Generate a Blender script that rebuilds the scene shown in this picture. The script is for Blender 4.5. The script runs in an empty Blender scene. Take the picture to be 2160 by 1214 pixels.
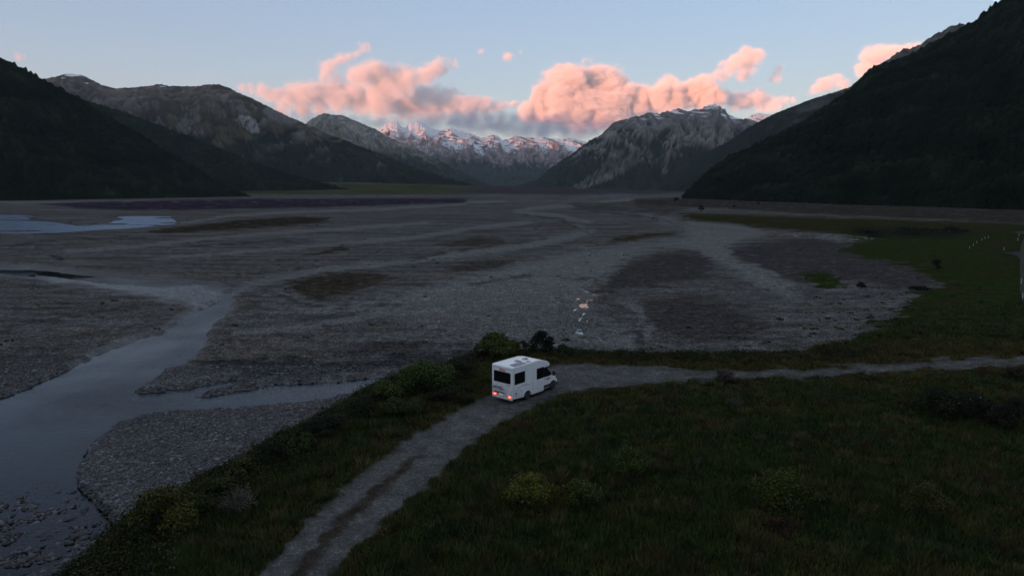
import bpy, bmesh, math, random
import numpy as np
from mathutils import Vector, Matrix

random.seed(7)
RNG = np.random.default_rng(11)
sc = bpy.context.scene
COL = sc.collection

# ------------------------------------------------------------------ camera
H = 18.0                     # height of the camera over the gravel track
PITCH = math.radians(8.2)
FPX = 1440.0                 # focal length in photo pixels (photo 2160 x 1214)
cam_data = bpy.data.cameras.new("camera")
cam_data.sensor_width = 36.0
cam_data.lens = 36.0 * FPX / 2160.0
cam_data.clip_start = 0.5
cam_data.clip_end = 120000.0
cam = bpy.data.objects.new("camera", cam_data)
COL.objects.link(cam)
cam.location = (0, 0, H)
cam.rotation_euler = (math.radians(90) - PITCH, 0, 0)
sc.camera = cam

# ------------------------------------------------------------------ sky, sun, exposure
SUN_EL = math.radians(2.5)
SUN_AZ = math.radians(218)          # compass bearing the sun stands at (0 = +Y, clockwise)
world = bpy.data.worlds.new("World")
sc.world = world
world.use_nodes = True
wn = world.node_tree
bg = wn.nodes['Background']
sky = wn.nodes.new('ShaderNodeTexSky')
sky.sky_type = 'NISHITA'
sky.sun_disc = False
sky.sun_elevation = math.radians(2.0)
sky.sun_rotation = SUN_AZ
sky.altitude = 600
sky.air_density = 1.0
sky.dust_density = 1.0
sky.ozone_density = 2.0
gam = wn.nodes.new('ShaderNodeMix'); gam.data_type = 'RGBA'; gam.blend_type = 'MULTIPLY'
gam.inputs[0].default_value = 1.0
wn.links.new(sky.outputs[0], gam.inputs[6]); gam.inputs[7].default_value = (0.9, 0.9, 0.9, 1)
tc = wn.nodes.new('ShaderNodeTexCoord')
sepw = wn.nodes.new('ShaderNodeSeparateXYZ')
wn.links.new(tc.outputs['Generated'], sepw.inputs[0])
rampw = wn.nodes.new('ShaderNodeValToRGB')
els = [(0.0, (0.40, 0.39, 0.46)), (0.07, (0.40, 0.39, 0.47)), (0.13, (0.36, 0.38, 0.46)), (0.20, (0.30, 0.345, 0.46)), (0.30, (0.25, 0.31, 0.46)), (0.5, (0.32, 0.35, 0.42)), (1.0, (0.35, 0.355, 0.37))]
cr = rampw.color_ramp
while len(cr.elements) < len(els):
    cr.elements.new(0.5)
for e, (p, c) in zip(cr.elements, els):
    e.position = p; e.color = (*c, 1)
wn.links.new(sepw.outputs[2], rampw.inputs[0])
mixw = wn.nodes.new('ShaderNodeMix'); mixw.data_type = 'RGBA'
mixw.inputs[0].default_value = 0.80
wn.links.new(gam.outputs[2], mixw.inputs[6]); wn.links.new(rampw.outputs[0], mixw.inputs[7])
wn.links.new(mixw.outputs[2], bg.inputs[0])
bg.inputs[1].default_value = 1.0

sun_d = bpy.data.lights.new("sun", 'SUN')
sun_d.energy = 5.0
sun_d.angle = math.radians(0.5)
sun_d.color = (1.0, 0.32, 0.145)
sun = bpy.data.objects.new("sun", sun_d)
COL.objects.link(sun)
S_DIR = Vector((math.sin(SUN_AZ) * math.cos(SUN_EL), math.cos(SUN_AZ) * math.cos(SUN_EL), math.sin(SUN_EL)))
sun.rotation_euler = (-S_DIR).to_track_quat('-Z', 'Y').to_euler()
sun.location = (0, 0, 60)

sc.view_settings.view_transform = 'Standard'
sc.view_settings.look = 'None'
sc.view_settings.gamma = 1.0
sc.view_settings.use_curve_mapping = False
sc.view_settings.exposure = 0.3
cy = sc.cycles
cy.use_denoising = True
cy.denoiser = 'OPENIMAGEDENOISE'
cy.denoising_input_passes = 'RGB_ALBEDO_NORMAL'
cy.denoising_prefilter = 'ACCURATE'
cy.max_bounces = 6
cy.diffuse_bounces = 2
cy.glossy_bounces = 3
cy.transmission_bounces = 4
cy.transparent_max_bounces = 16
cy.volume_bounces = 3
cy.volume_step_rate = 1.0
cy.volume_max_steps = 256
cy.caustics_reflective = False
cy.caustics_refractive = False
cy.use_adaptive_sampling = True
cy.adaptive_threshold = 0.012

# ------------------------------------------------------------------ helpers
def at(u, v, z=0.0):
    """World point on the horizontal plane z under photo pixel (u, v)."""
    a = (np.asarray(v, float) - 607.0) / FPX
    b = (np.asarray(u, float) - 1080.0) / FPX
    dy = math.cos(PITCH) - a * math.sin(PITCH)
    dz = -math.sin(PITCH) - a * math.cos(PITCH)
    t = (z - H) / dz
    return b * t, dy * t

def at_y(u, v, y):
    """World point at distance y seen at photo pixel (u, v)."""
    a = (v - 607.0) / FPX; b = (u - 1080.0) / FPX
    dy = math.cos(PITCH) - a * math.sin(PITCH)
    dz = -math.sin(PITCH) - a * math.cos(PITCH)
    t = y / dy
    return (b * t, y, H + dz * t)

def pix(x, y, z):
    """Photo pixel of world points."""
    zz = z - H
    dep = y * math.cos(PITCH) - zz * math.sin(PITCH)
    up = y * math.sin(PITCH) + zz * math.cos(PITCH)
    return 1080.0 + FPX * x / dep, 607.0 - FPX * up / dep

def tag(o, label=None, cat=None, group=None, kind=None):
    if label: o['label'] = label
    if cat: o['category'] = cat
    if group: o['group'] = group
    if kind: o['kind'] = kind
    return o

def empty(name, loc=(0, 0, 0), rz=0.0, label=None, cat=None, group=None):
    o = bpy.data.objects.new(name, None)
    o.empty_display_size = 0.3
    COL.objects.link(o)
    o.location = loc; o.rotation_euler = (0, 0, rz)
    tag(o, label, cat, group)
    return o

def link(name, me, mat=None, parent=None, smooth=False):
    o = bpy.data.objects.new(name, me)
    COL.objects.link(o)
    if mat is not None and not me.materials:
        me.materials.append(mat)
    if parent is not None:
        o.parent = parent
    if smooth:
        me.polygons.foreach_set('use_smooth', np.ones(len(me.polygons), bool))
    return o

def mesh_np(name, verts, faces, smooth=True):
    """verts (N,3) array, faces (M,k) array of one face size."""
    me = bpy.data.meshes.new(name)
    verts = np.asarray(verts, np.float32); faces = np.asarray(faces, np.int32)
    k = faces.shape[1]
    me.vertices.add(len(verts)); me.vertices.foreach_set('co', verts.ravel())
    me.loops.add(faces.size); me.loops.foreach_set('vertex_index', faces.ravel())
    me.polygons.add(len(faces))
    me.polygons.foreach_set('loop_start', np.arange(0, faces.size, k, dtype=np.int32))
    me.polygons.foreach_set('loop_total', np.full(len(faces), k, np.int32))
    if smooth:
        me.polygons.foreach_set('use_smooth', np.ones(len(faces), bool))
    me.update(calc_edges=True)
    return me

def set_col(me, name, rgb):
    """Per-vertex colour attribute (albedo of the ground cover)."""
    at_ = me.attributes.new(name, 'FLOAT_COLOR', 'POINT')
    c = np.ones((len(rgb), 4), np.float32); c[:, :3] = rgb
    at_.data.foreach_set('color', c.ravel())

def set_val(me, name, v):
    at_ = me.attributes.new(name, 'FLOAT', 'POINT')
    at_.data.foreach_set('value', np.asarray(v, np.float32).ravel())

def grid_faces(nr, nc):
    i = np.arange(nr - 1)[:, None] * nc + np.arange(nc - 1)[None, :]
    return np.stack([i, i + 1, i + nc + 1, i + nc], -1).reshape(-1, 4)

_PT = np.random.default_rng(5).permutation(4096).astype(np.int32)
_PT = np.concatenate([_PT, _PT])
_GA = np.random.default_rng(6).random(4096) * 2 * math.pi
_GX = np.cos(_GA).astype(np.float32); _GY = np.sin(_GA).astype(np.float32)

def perlin(x, y, seed=0):
    x = np.asarray(x, np.float64); y = np.asarray(y, np.float64)
    x0 = np.floor(x); y0 = np.floor(y)
    fx = (x - x0).astype(np.float32); fy = (y - y0).astype(np.float32)
    x0 = (x0.astype(np.int64) & 4095).astype(np.int32); y0 = ((y0.astype(np.int64) + seed * 131) & 4095).astype(np.int32)
    x1 = (x0 + 1) & 4095; y1 = (y0 + 1) & 4095
    pa = _PT[x0]; pb = _PT[x1]
    h00 = _PT[pa + y0]; h10 = _PT[pb + y0]; h01 = _PT[pa + y1]; h11 = _PT[pb + y1]
    sx = fx * fx * fx * (fx * (fx * 6 - 15) + 10)
    sy = fy * fy * fy * (fy * (fy * 6 - 15) + 10)
    a = _GX[h00] * fx + _GY[h00] * fy; b = _GX[h10] * (fx - 1) + _GY[h10] * fy
    c = _GX[h01] * fx + _GY[h01] * (fy - 1); d = _GX[h11] * (fx - 1) + _GY[h11] * (fy - 1)
    return ((a + (b - a) * sx) * (1 - sy) + (c + (d - c) * sx) * sy) * 1.5

def fbm(x, y, octv=5, seed=0, gain=0.5, lac=2.03):
    s = 0.0; a = 1.0; n = 0.0
    for o in range(octv):
        s = s + a * perlin(x, y, seed + o * 17); n += a
        x = x * lac + 3.1; y = y * lac - 1.7; a *= gain
    return s / n

def ridged(x, y, octv=5, seed=0, gain=0.5, lac=2.1):
    s = 0.0; a = 1.0; n = 0.0; w = 1.0
    for o in range(octv):
        r = 1.0 - np.abs(perlin(x, y, seed + o * 17)) * 1.35
        r = np.clip(r, 0, 1) ** 2 * w
        w = np.clip(r * 1.6, 0, 1)
        s = s + a * r; n += a
        x = x * lac + 5.3; y = y * lac + 2.9; a *= gain
    return s / n

def smooth(a, b, x):
    t = np.clip((x - a) / (b - a), 0, 1)
    return t * t * (3 - 2 * t)

# material helpers
def mat_new(name):
    m = bpy.data.materials.new(name); m.use_nodes = True
    nt = m.node_tree
    return m, nt, nt.nodes['Principled BSDF']

def pmat(name, color, rough=0.6, metal=0.0, spec=0.5, noise=0.0, nscale=8.0, emit=None, estr=0.0, bump=0.0, coat=0.0):
    """Principled material with a little procedural variation."""
    m, nt, b = mat_new(name)
    b.inputs['Base Color'].default_value = (*color, 1)
    b.inputs['Roughness'].default_value = rough
    b.inputs['Metallic'].default_value = metal
    b.inputs['Specular IOR Level'].default_value = spec
    b.inputs['Coat Weight'].default_value = coat
    if emit:
        b.inputs['Emission Color'].default_value = (*emit, 1)
        b.inputs['Emission Strength'].default_value = estr
    if noise or bump:
        t = nt.nodes.new('ShaderNodeTexCoord')
        n = nt.nodes.new('ShaderNodeTexNoise'); n.inputs['Scale'].default_value = nscale; n.inputs['Detail'].default_value = 6
        nt.links.new(t.outputs['Object'], n.inputs['Vector'])
        if noise:
            r = nt.nodes.new('ShaderNodeMapRange')
            r.inputs[1].default_value = 0.3; r.inputs[2].default_value = 0.7
            r.inputs[3].default_value = 1 - noise; r.inputs[4].default_value = 1 + noise
            nt.links.new(n.outputs['Fac'], r.inputs[0])
            mx = nt.nodes.new('ShaderNodeVectorMath'); mx.operation = 'SCALE'
            mx.inputs[0].default_value = color
            nt.links.new(r.outputs[0], mx.inputs['Scale'])
            nt.links.new(mx.outputs[0], b.inputs['Base Color'])
        if bump:
            bp = nt.nodes.new('ShaderNodeBump'); bp.inputs['Strength'].default_value = bump; bp.inputs['Distance'].default_value = 0.02
            nt.links.new(n.outputs['Fac'], bp.inputs['Height'])
            nt.links.new(bp.outputs[0], b.inputs['Normal'])
    return m
# ------------------------------------------------------------------ the valley floor
BED = -2.2      # riverbed level
WL = -2.62      # water level

def poly_sd(px, py, pts):
    """Signed distance to a polygon (positive inside), in the units of px, py."""
    pts = np.asarray(pts, float)
    d2 = np.full(px.shape, 1e18); inside = np.zeros(px.shape, bool)
    n = len(pts)
    for i in range(n):
        x1, y1 = pts[i]; x2, y2 = pts[(i + 1) % n]
        ex, ey = x2 - x1, y2 - y1
        wx = px - x1; wy = py - y1
        t = np.clip((wx * ex + wy * ey) / (ex * ex + ey * ey + 1e-12), 0, 1)
        d2 = np.minimum(d2, (wx - ex * t) ** 2 + (wy - ey * t) ** 2)
        if y1 != y2:
            c = ((y1 <= py) & (y2 > py)) | ((y2 <= py) & (y1 > py))
            xi = x1 + (py - y1) * ex / ey
            inside ^= c & (px < xi)
    d = np.sqrt(d2)
    return np.where(inside, d, -d)

def line_mask(U, V, pts, w):
    """0..1 mask of a thin winding line on the ground (w in photo pixels across, less tall for its foreshortening)."""
    pts = np.asarray(pts, float); m = np.zeros(U.shape)
    box = (U > pts[:, 0].min() - 3 * w) & (U < pts[:, 0].max() + 3 * w) & (V > pts[:, 1].min() - 2 * w) & (V < pts[:, 1].max() + 2 * w)
    if not box.any(): return m
    u = U[box]; v = V[box] * 2.4; d2 = np.full(u.shape, 1e18)
    for (x1, y1), (x2, y2) in zip(pts, pts[1:]):
        y1 *= 2.4; y2 *= 2.4; ex, ey = x2 - x1, y2 - y1
        t = np.clip(((u - x1) * ex + (v - y1) * ey) / (ex * ex + ey * ey + 1e-9), 0, 1)
        d2 = np.minimum(d2, (u - x1 - ex * t) ** 2 + (v - y1 - ey * t) ** 2)
    m[box] = smooth(w * 1.6, w * 0.5, np.sqrt(d2))
    return m

BRAIDS = [([(1330,420),(1240,431),(1130,438),(1090,446),(1180,455),(1240,468)], 8), ([(980,430),(820,440),(640,447),(480,455),(390,470)], 6),
    ([(1245,490),(1150,512),(1000,533),(850,553),(720,566),(600,585),(520,600),(500,620)], 12), ([(900,470),(760,480),(600,490),(420,505),(280,520),(150,530)], 8),
    ([(1110,470),(1000,480),(880,500),(700,515),(520,530),(330,545)], 9), ([(1060,425),(900,428),(700,424),(500,426),(300,424),(100,427),(0,426)], 6),
    ([(640,655),(740,650),(900,625),(1020,590),(1160,560)], 16), ([(1460,470),(1560,478),(1600,492),(1540,506),(1520,525),(1560,552),(1640,580)], 12), ([(1360,715),(1370,690),(1350,660),(1330,640)], 10),
    ([(500,700),(640,690),(800,660),(960,650)], 12)]
GULLETS = [([(650,537),(700,528),(728,519)], 6), ([(860,548),(1000,523),(1150,505)], 7), ([(0,520),(120,506),(260,500),(300,503)], 6), ([(560,612),(640,640),(720,648),(850,640)], 8),
    ([(1100,452),(1180,462),(1210,478),(1248,492)], 5), ([(1350,700),(1352,740)], 8), ([(400,520),(520,512),(650,505)], 6), ([(1200,440),(1300,450),(1400,462),(1440,480)], 4),
    ([(300,640),(200,660),(60,680),(0,700)], 7), ([(1000,600),(1120,580),(1260,590)], 8), ([(520,580),(600,572),(660,560)], 6)]

def region(U, V, pts, soft, warp=0.0, WX=None, WY=None):
    """0..1 mask of a ground region outlined in photo pixels; computed only near its box."""
    pts = np.asarray(pts, float)
    m = np.zeros(U.shape)
    pad = soft + warp * 1.5 + 4
    box = (U > pts[:, 0].min() - pad) & (U < pts[:, 0].max() + pad) & (V > pts[:, 1].min() - pad) & (V < pts[:, 1].max() + pad)
    if not box.any():
        return m
    uu = U[box]; vv = V[box]
    if warp:
        pers = np.clip((vv - 395) / 300, 0.03, 1.2)
        uu = uu + WX[box] * warp; vv = vv + WY[box] * warp * pers * 0.6
    # vertical distances count more far away, where the ground is foreshortened
    k = 1.0
    sd = poly_sd(uu, vv * k, pts * [1, k])
    m[box] = smooth(-soft, soft, sd)
    return m

# ---- outlines on the riverbed (photo pixels over the plane z = BED)
P_RIVER = [(-500,560),(0,565),(60,566),(200,578),(330,590),(400,596),(450,603),(484,614),(490,635),(474,662),(440,690),(437,712),(420,735),(385,758),(345,778),(300,808),(286,822),
           (340,818),(420,806),(500,793),(498,800),(440,818),(408,828),(440,828),(510,814),(600,802),(700,797),(770,792),(870,780),(900,790),(870,808),(790,820),(710,831),(620,844),(520,852),(400,858),(310,866),(250,886),(205,920),(176,950),(163,985),(166,1015),(205,1050),
           (250,1100),(268,1140),(270,1170),(160,1260),(0,1420),(-500,1420),(-900,1200),(-500,900),(-200,860),(0,833),(70,806),(130,778),(200,745),(290,712),(345,695),(385,668),(412,650),(405,640),(350,628),(250,610),(150,596),(60,580),(0,574),(-500,590)]
P_RIFFLE = [(-300,1030),(60,1010),(160,1010),(215,1060),(270,1130),(250,1180),(150,1300),(-300,1400)]
P_BENDBAR = [(60,574),(150,584),(240,594),(330,600),(420,601),(455,613),(463,628),(442,642),(405,654),(350,636),(250,618),(140,602)]
P_SHALLOW = [(500,806),(600,798),(760,790),(880,780),(880,806),(760,818),(600,840),(480,850),(420,850)]
P_RAPID = [(330,628),(405,640),(412,650),(385,668),(350,694),(440,700),(474,662),(490,635),(484,614),(450,603),(400,596)]
P_POOL = [(-500,448),(0,451),(60,452),(100,456),(60,461),(120,468),(160,474),(230,468),(262,459),(220,456),(280,454),(360,455),(378,470),(345,474),(280,480),(200,484),(130,489),(0,493),(-500,500)]
P_DARKPOOL = [(102,535),(118,536),(140,546),(122,546)]
P_TRICKLE = [[(1228,612),(1238,611),(1245,616),(1236,618)], [(1246,619),(1256,618),(1260,624),(1250,626),(1244,623)], [(1214,630),(1224,630),(1222,637),(1213,636)],
             [(1232,632),(1252,628),(1250,634),(1238,636)], [(1224,640),(1240,637),(1243,642),(1240,649),(1226,650),(1219,645)], [(1209,651),(1216,650),(1216,656),(1208,656)],
             [(1226,658),(1240,656),(1238,664),(1228,666)], [(1220,668),(1232,667),(1226,676),(1216,680)], [(1232,674),(1244,673),(1242,680),(1234,680)],
             [(1212,694),(1228,690),(1236,700),(1228,708),(1214,704)]]
P_SEEP = [(1170,600),(1280,600),(1290,650),(1265,745),(1165,745),(1180,680)]
P_CHANNEL = [(1300,415),(1335,425),(1360,440),(1400,452),(1440,468),(1520,474),(1610,484),(1625,492),(1560,505),(1520,520),(1540,540),(1580,560),(1640,580),(1680,600),(1700,640),(1640,620),(1560,590),(1520,560),(1490,545),(1440,530),(1380,530),(1330,545),(1300,570),(1260,600),(1250,640),(1290,680),(1350,700),(1350,760),(1150,760),(1050,730),(900,700),(760,660),(800,630),(900,600),(1020,570),(1120,545),(1230,520),(1340,508),(1430,500),(1445,488),(1400,472),(1350,455),(1300,440),(1200,425)]
P_CHANNEL2 = [(1220,470),(1245,485),(1240,495),(1190,500),(1150,515),(1060,530),(960,545),(860,555),(700,570),(560,580),(560,572),(700,560),(860,545),(960,530),(1080,512),(1160,495),(1215,485),(1205,472)]
P_CHANNEL3 = [(600,600),(560,625),(560,655),(640,650),(760,640),(900,620),(900,600),(760,628),(660,632),(620,612)]
DARKS = [  # (outline, albedo, softness, strength)
    ([(310,490),(340,482),(420,474),(520,462),(620,457),(690,458),(700,465),(620,475),(500,484),(420,488),(350,493)], (.045,.036,.026), 5, .95),
    ([(600,595),(640,588),(700,575),(770,572),(830,580),(760,610),(700,625),(660,630),(620,612)], (.050,.036,.022), 12, .8),
    ([(1285,508),(1320,497),(1380,490),(1430,491),(1420,496),(1360,502),(1310,510)], (.060,.046,.024), 4, .95),
    ([(930,560),(1000,552),(1085,546),(1085,553),(1010,570),(950,572)], (.050,.038,.028), 8, .75),
    ([(1280,590),(1330,555),(1400,532),(1470,530),(1500,545),(1500,575),(1440,595),(1350,605),(1270,612)], (.060,.054,.052), 14, .8),
    ([(1530,522),(1600,512),(1700,500),(1820,520),(1860,545),(1950,575),(1980,600),(1900,610),(1800,590),(1740,600),(1680,595),(1600,560),(1550,545)], (.062,.056,.056), 12, .8),
    ([(1350,640),(1450,620),(1560,650),(1620,690),(1560,720),(1430,715),(1370,690)], (.058,.050,.048), 25, .75),
    ([(1690,578),(1730,574),(1770,585),(1780,605),(1740,608),(1700,595)], (.030,.046,.012), 6, .95),
    ([(920,515),(1000,502),(1060,503),(1060,512),(960,522)], (.050,.040,.026), 6, .7),
    ([(700,525),(725,517),(730,522),(712,533),(640,540),(650,535)], (.045,.036,.026), 4, .8),
    ([(90,430),(200,425),(420,421),(650,418),(980,418),(980,428),(700,436),(480,441),(280,443),(180,440)], (.040,.028,.048), 4, .95),
    ([(730,730),(800,715),(900,720),(880,738),(800,745),(745,748)], (.060,.052,.050), 14, .8),
    ([(420,760),(560,752),(700,760),(860,745),(960,735),(1060,730),(1080,750),(900,768),(780,780),(600,795),(500,800),(505,790)], (.036,.036,.040), 8, .75),
    ([(0,740),(80,728),(200,745),(130,775),(60,806),(0,830),(-300,860),(-300,760)], (.056,.052,.052), 10, .5),
    ([(0,565),(200,575),(330,588),(420,596),(460,604),(440,625),(420,640),(430,620),(400,606),(250,594),(60,572)], (.010,.011,.010), 4, .9),  # upper channel: the slope's dark reflection painted into the bed colour
    ([(250,866),(330,856),(400,862),(360,880),(280,888),(240,890)], (.040,.042,.050), 8, .7),
    ([(1340,432),(1500,438),(1700,450),(2160,470),(2700,480),(2700,440),(2160,437),(1700,425),(1430,417),(1330,420)], (.050,.042,.034), 3, .9),
    ([(1200,428),(1340,425),(1450,440),(1400,452),(1320,446),(1220,440)], (.060,.050,.048), 4, .7),
]
P_GREEN = [(1440,462),(1500,469),(1560,474),(1610,482),(1700,488),(1790,497),(1805,510),(1775,528),(1830,545),(1900,560),(1950,578),(2000,603),(1935,612),(1915,640),(1890,668),(1905,690),(1850,722),(1750,740),(1500,742),(1500,760),(1850,760),(2160,760),(2900,760),(2900,470),(2160,470),(1850,460),(1600,452),(1440,448)]
P_WHITE = [(1640,492),(1680,490),(1760,494),(1840,500),(1850,506),(1790,508),(1700,504)]

# ---- outlines on the near terrace (photo pixels over the plane z = 0)
T_EDGE = [(-400,1700),(40,1340),(170,1225),(262,1130),(300,1085),(390,1050),(500,985),(600,930),(700,880),(745,845),(810,808),(880,785),(950,768),(1010,748),(1060,740),(1200,742),(1350,747),(1500,748),(1700,745),(1830,738),(1890,720),(1960,690),(2100,670),(2400,640),(3200,600),(6000,700),(6000,1700)]
P_TRACK = [(300,1500),(440,1320),(545,1214),(640,1110),(740,1020),(830,950),(900,902),(960,868),(1005,848),(1040,830),(1090,800),(1130,778),(1170,768),(1250,768),(1400,775),(1500,781),(1560,784),(1700,777),(1900,764),(2060,756),(2160,752),(2500,742),(3200,728),(3200,742),(2500,756),(2160,769),(1950,779),(1800,790),(1600,798),(1480,802),(1380,808),(1250,818),(1190,829),(1150,842),(1112,862),(1060,890),(1000,930),(940,985),(880,1040),(820,1090),(740,1160),(690,1214),(600,1320),(480,1500)]
P_TRACKMID = [(560,1290),(600,1225),(650,1165),(700,1100),(760,1050),(830,990),(870,962),(890,962),(850,1000),(790,1055),(730,1110),(680,1170),(640,1225),(600,1290)]
P_ROAD = [(2092,482),(2160,487),(2260,500),(2400,520),(2600,570),(2600,700),(2300,660),(2190,620),(2158,570),(2152,540),(2140,535),(2110,532),(2140,525),(2152,515),(2150,495),(2135,489)]
ALB = {
    'gravel': (.112,.110,.107), 'channel': (.188,.190,.186), 'green': (.015,.030,.007), 'olive': (.036,.034,.014),
    'brown': (.042,.030,.014), 'track': (.078,.078,.076), 'fan': (.045,.050,.018), 'purple': (.045,.033,.050), 'white': (.20,.20,.19),
}

TW = np.array([at(u, v, 0.0) for u, v in T_EDGE]) if False else np.stack(at(np.array([p[0] for p in T_EDGE]), np.array([p[1] for p in T_EDGE]), 0.0), 1)

def ground_height(X, Y, want_all=False):
    """Height of the valley floor at world X, Y (and, when asked, the cover masks)."""
    Ub, Vb = pix(X, Y, np.full_like(X, BED))
    Ut, Vt = pix(X, Y, np.zeros_like(X))
    la = np.log(np.clip(Y, 5, 1e9))
    s = X / np.clip(Y, 5, 1e9)
    WX = fbm(s * 30, la * 26, 4, 3) * 1.3
    WY = fbm(s * 26, la * 30, 4, 9) * 1.3
    Mwater = region(Ub, Vb, P_RIVER, 8.0, 9, WX, WY)
    Mriff = region(Ub, Vb, P_RIFFLE, 30.0, 40, WX, WY)
    Mshal = region(Ub, Vb, P_SHALLOW, 14.0, 20, WX, WY)
    Mrap = region(Ub, Vb, P_RAPID, 14.0, 14, WX, WY)
    Mpool = region(Ub, Vb, P_POOL, 1.6, 6, WX, WY)
    Mpool = Mpool * smooth(-0.42, -0.12, fbm(s * 9, la * 70, 4, 12))
    Mpool = np.maximum(Mpool, region(Ub, Vb, P_DARKPOOL, 2.0, 6, WX, WY))
    Mtr = np.zeros_like(X)
    for p in P_TRICKLE:
        Mtr = np.maximum(Mtr, region(Ub, Vb, p, 4.5, 5, WX, WY))
    # terrace
    sd = poly_sd(X, Y, TW)
    wedge = 4.5 + 16 * smooth(34, 75, X)
    sd = sd + fbm(X / 5.0, Y / 5.0, 4, 21) * 1.6 + fbm(X / 22.0, Y / 22.0, 4, 22) * 14 * smooth(30, 50, X)
    Mter = smooth(-wedge, 0.0, sd)
    lo = fbm(X / 70, Y / 70, 4, 31) * 0.22 + fbm(X / 12, Y / 12, 3, 33) * 0.10
    peb = fbm(X / 1.3, Y / 1.3, 3, 41)
    small = (peb * 0.10 + fbm(X / 0.45, Y / 0.45, 2, 43) * 0.05) * np.clip(90 / np.clip(Y, 20, 1e9), 0.1, 1)
    zb = np.maximum(BED + lo * np.clip(200 / np.clip(Y, 50, 1e9), 0.2, 1), WL + 0.12)
    dep = np.maximum(Mwater, Mpool)
    near_tr = region(Ub, Vb, P_SEEP, 10.0, 0, WX, WY)
    zs = BED - 0.02 + 0.20 * (1 - Mtr) + peb * 0.22 + fbm(X / 0.5, Y / 0.5, 2, 44) * 0.16 - Mtr * 0.07 + 0.06 * smooth(655, 690, Vb)
    dry = (zb + small * 0.6) * (1 - near_tr) + zs * near_tr
    deep = WL - 0.30 - 0.25 * Mwater + small
    Mbend = region(Ub, Vb, P_BENDBAR, 5.0, 6, WX, WY)
    deep = deep + Mbend * (0.72 + peb * 0.25) + Mriff * (0.44 + 0.30 * fbm(X / 3.0, Y / 3.0, 3, 51) + peb * 0.12 + 0.34 * fbm(X / 0.7, Y / 0.7, 2, 53))
    deep = deep + Mshal * (0.24 + peb * 0.34 + 0.12 * fbm(X / 4, Y / 4, 2, 52)) + Mrap * (0.24 + peb * 0.22)
    bed = dry * (1 - dep) + deep * dep
    terr = fbm(X / 18, Y / 18, 4, 61) * 0.35 + fbm(X / 3.0, Y / 3.0, 3, 63) * 0.10
    Mtrack = region(Ut, Vt, P_TRACK, 9.0, 16, WX, WY) * Mter
    Mmid = region(Ut, Vt, P_TRACKMID, 8.0, 14, WX, WY) * smooth(-0.65, -0.1, fbm(X / 1.5, Y / 1.5, 3, 71))
    flat = fbm(X / 9, Y / 9, 3, 65) * 0.08 + fbm(X / 0.8, Y / 0.8, 3, 66) * 0.025
    ter = terr * (1 - Mtrack) + (flat - 0.04 + Mmid * 0.06) * Mtrack
    # keep the ground level where the motorhome stands
    near_van = smooth(11, 5, np.hypot(X - VAN[0], Y - VAN[1]))
    ter = ter * (1 - near_van)
    Z = bed * (1 - Mter) + ter * Mter
    # alluvial fan under the left-hand mountains
    r = np.hypot((X + 1080) / 1.25, Y - 4000)
    fan = np.clip((1950 - r), 0, None) * 0.034
    fan = np.minimum(fan, 66) + fbm(X / 300, Y / 300, 3, 81) * 2.5 * smooth(0, 20, fan)
    Z = Z + fan
    if not want_all:
        return Z
    return Z, dict(Ub=Ub, Vb=Vb, Ut=Ut, Vt=Vt, WX=WX, WY=WY, ter=Mter, track=Mtrack, mid=Mmid, water=dep, riff=Mriff, shal=Mshal, fan=fan, peb=peb, s=s, la=la, sd=sd)

VAN = at(1108, 832, 0.0)

def mixc(c, col, m):
    return c * (1 - m[:, None]) + np.array(col)[None, :] * m[:, None]

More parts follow.
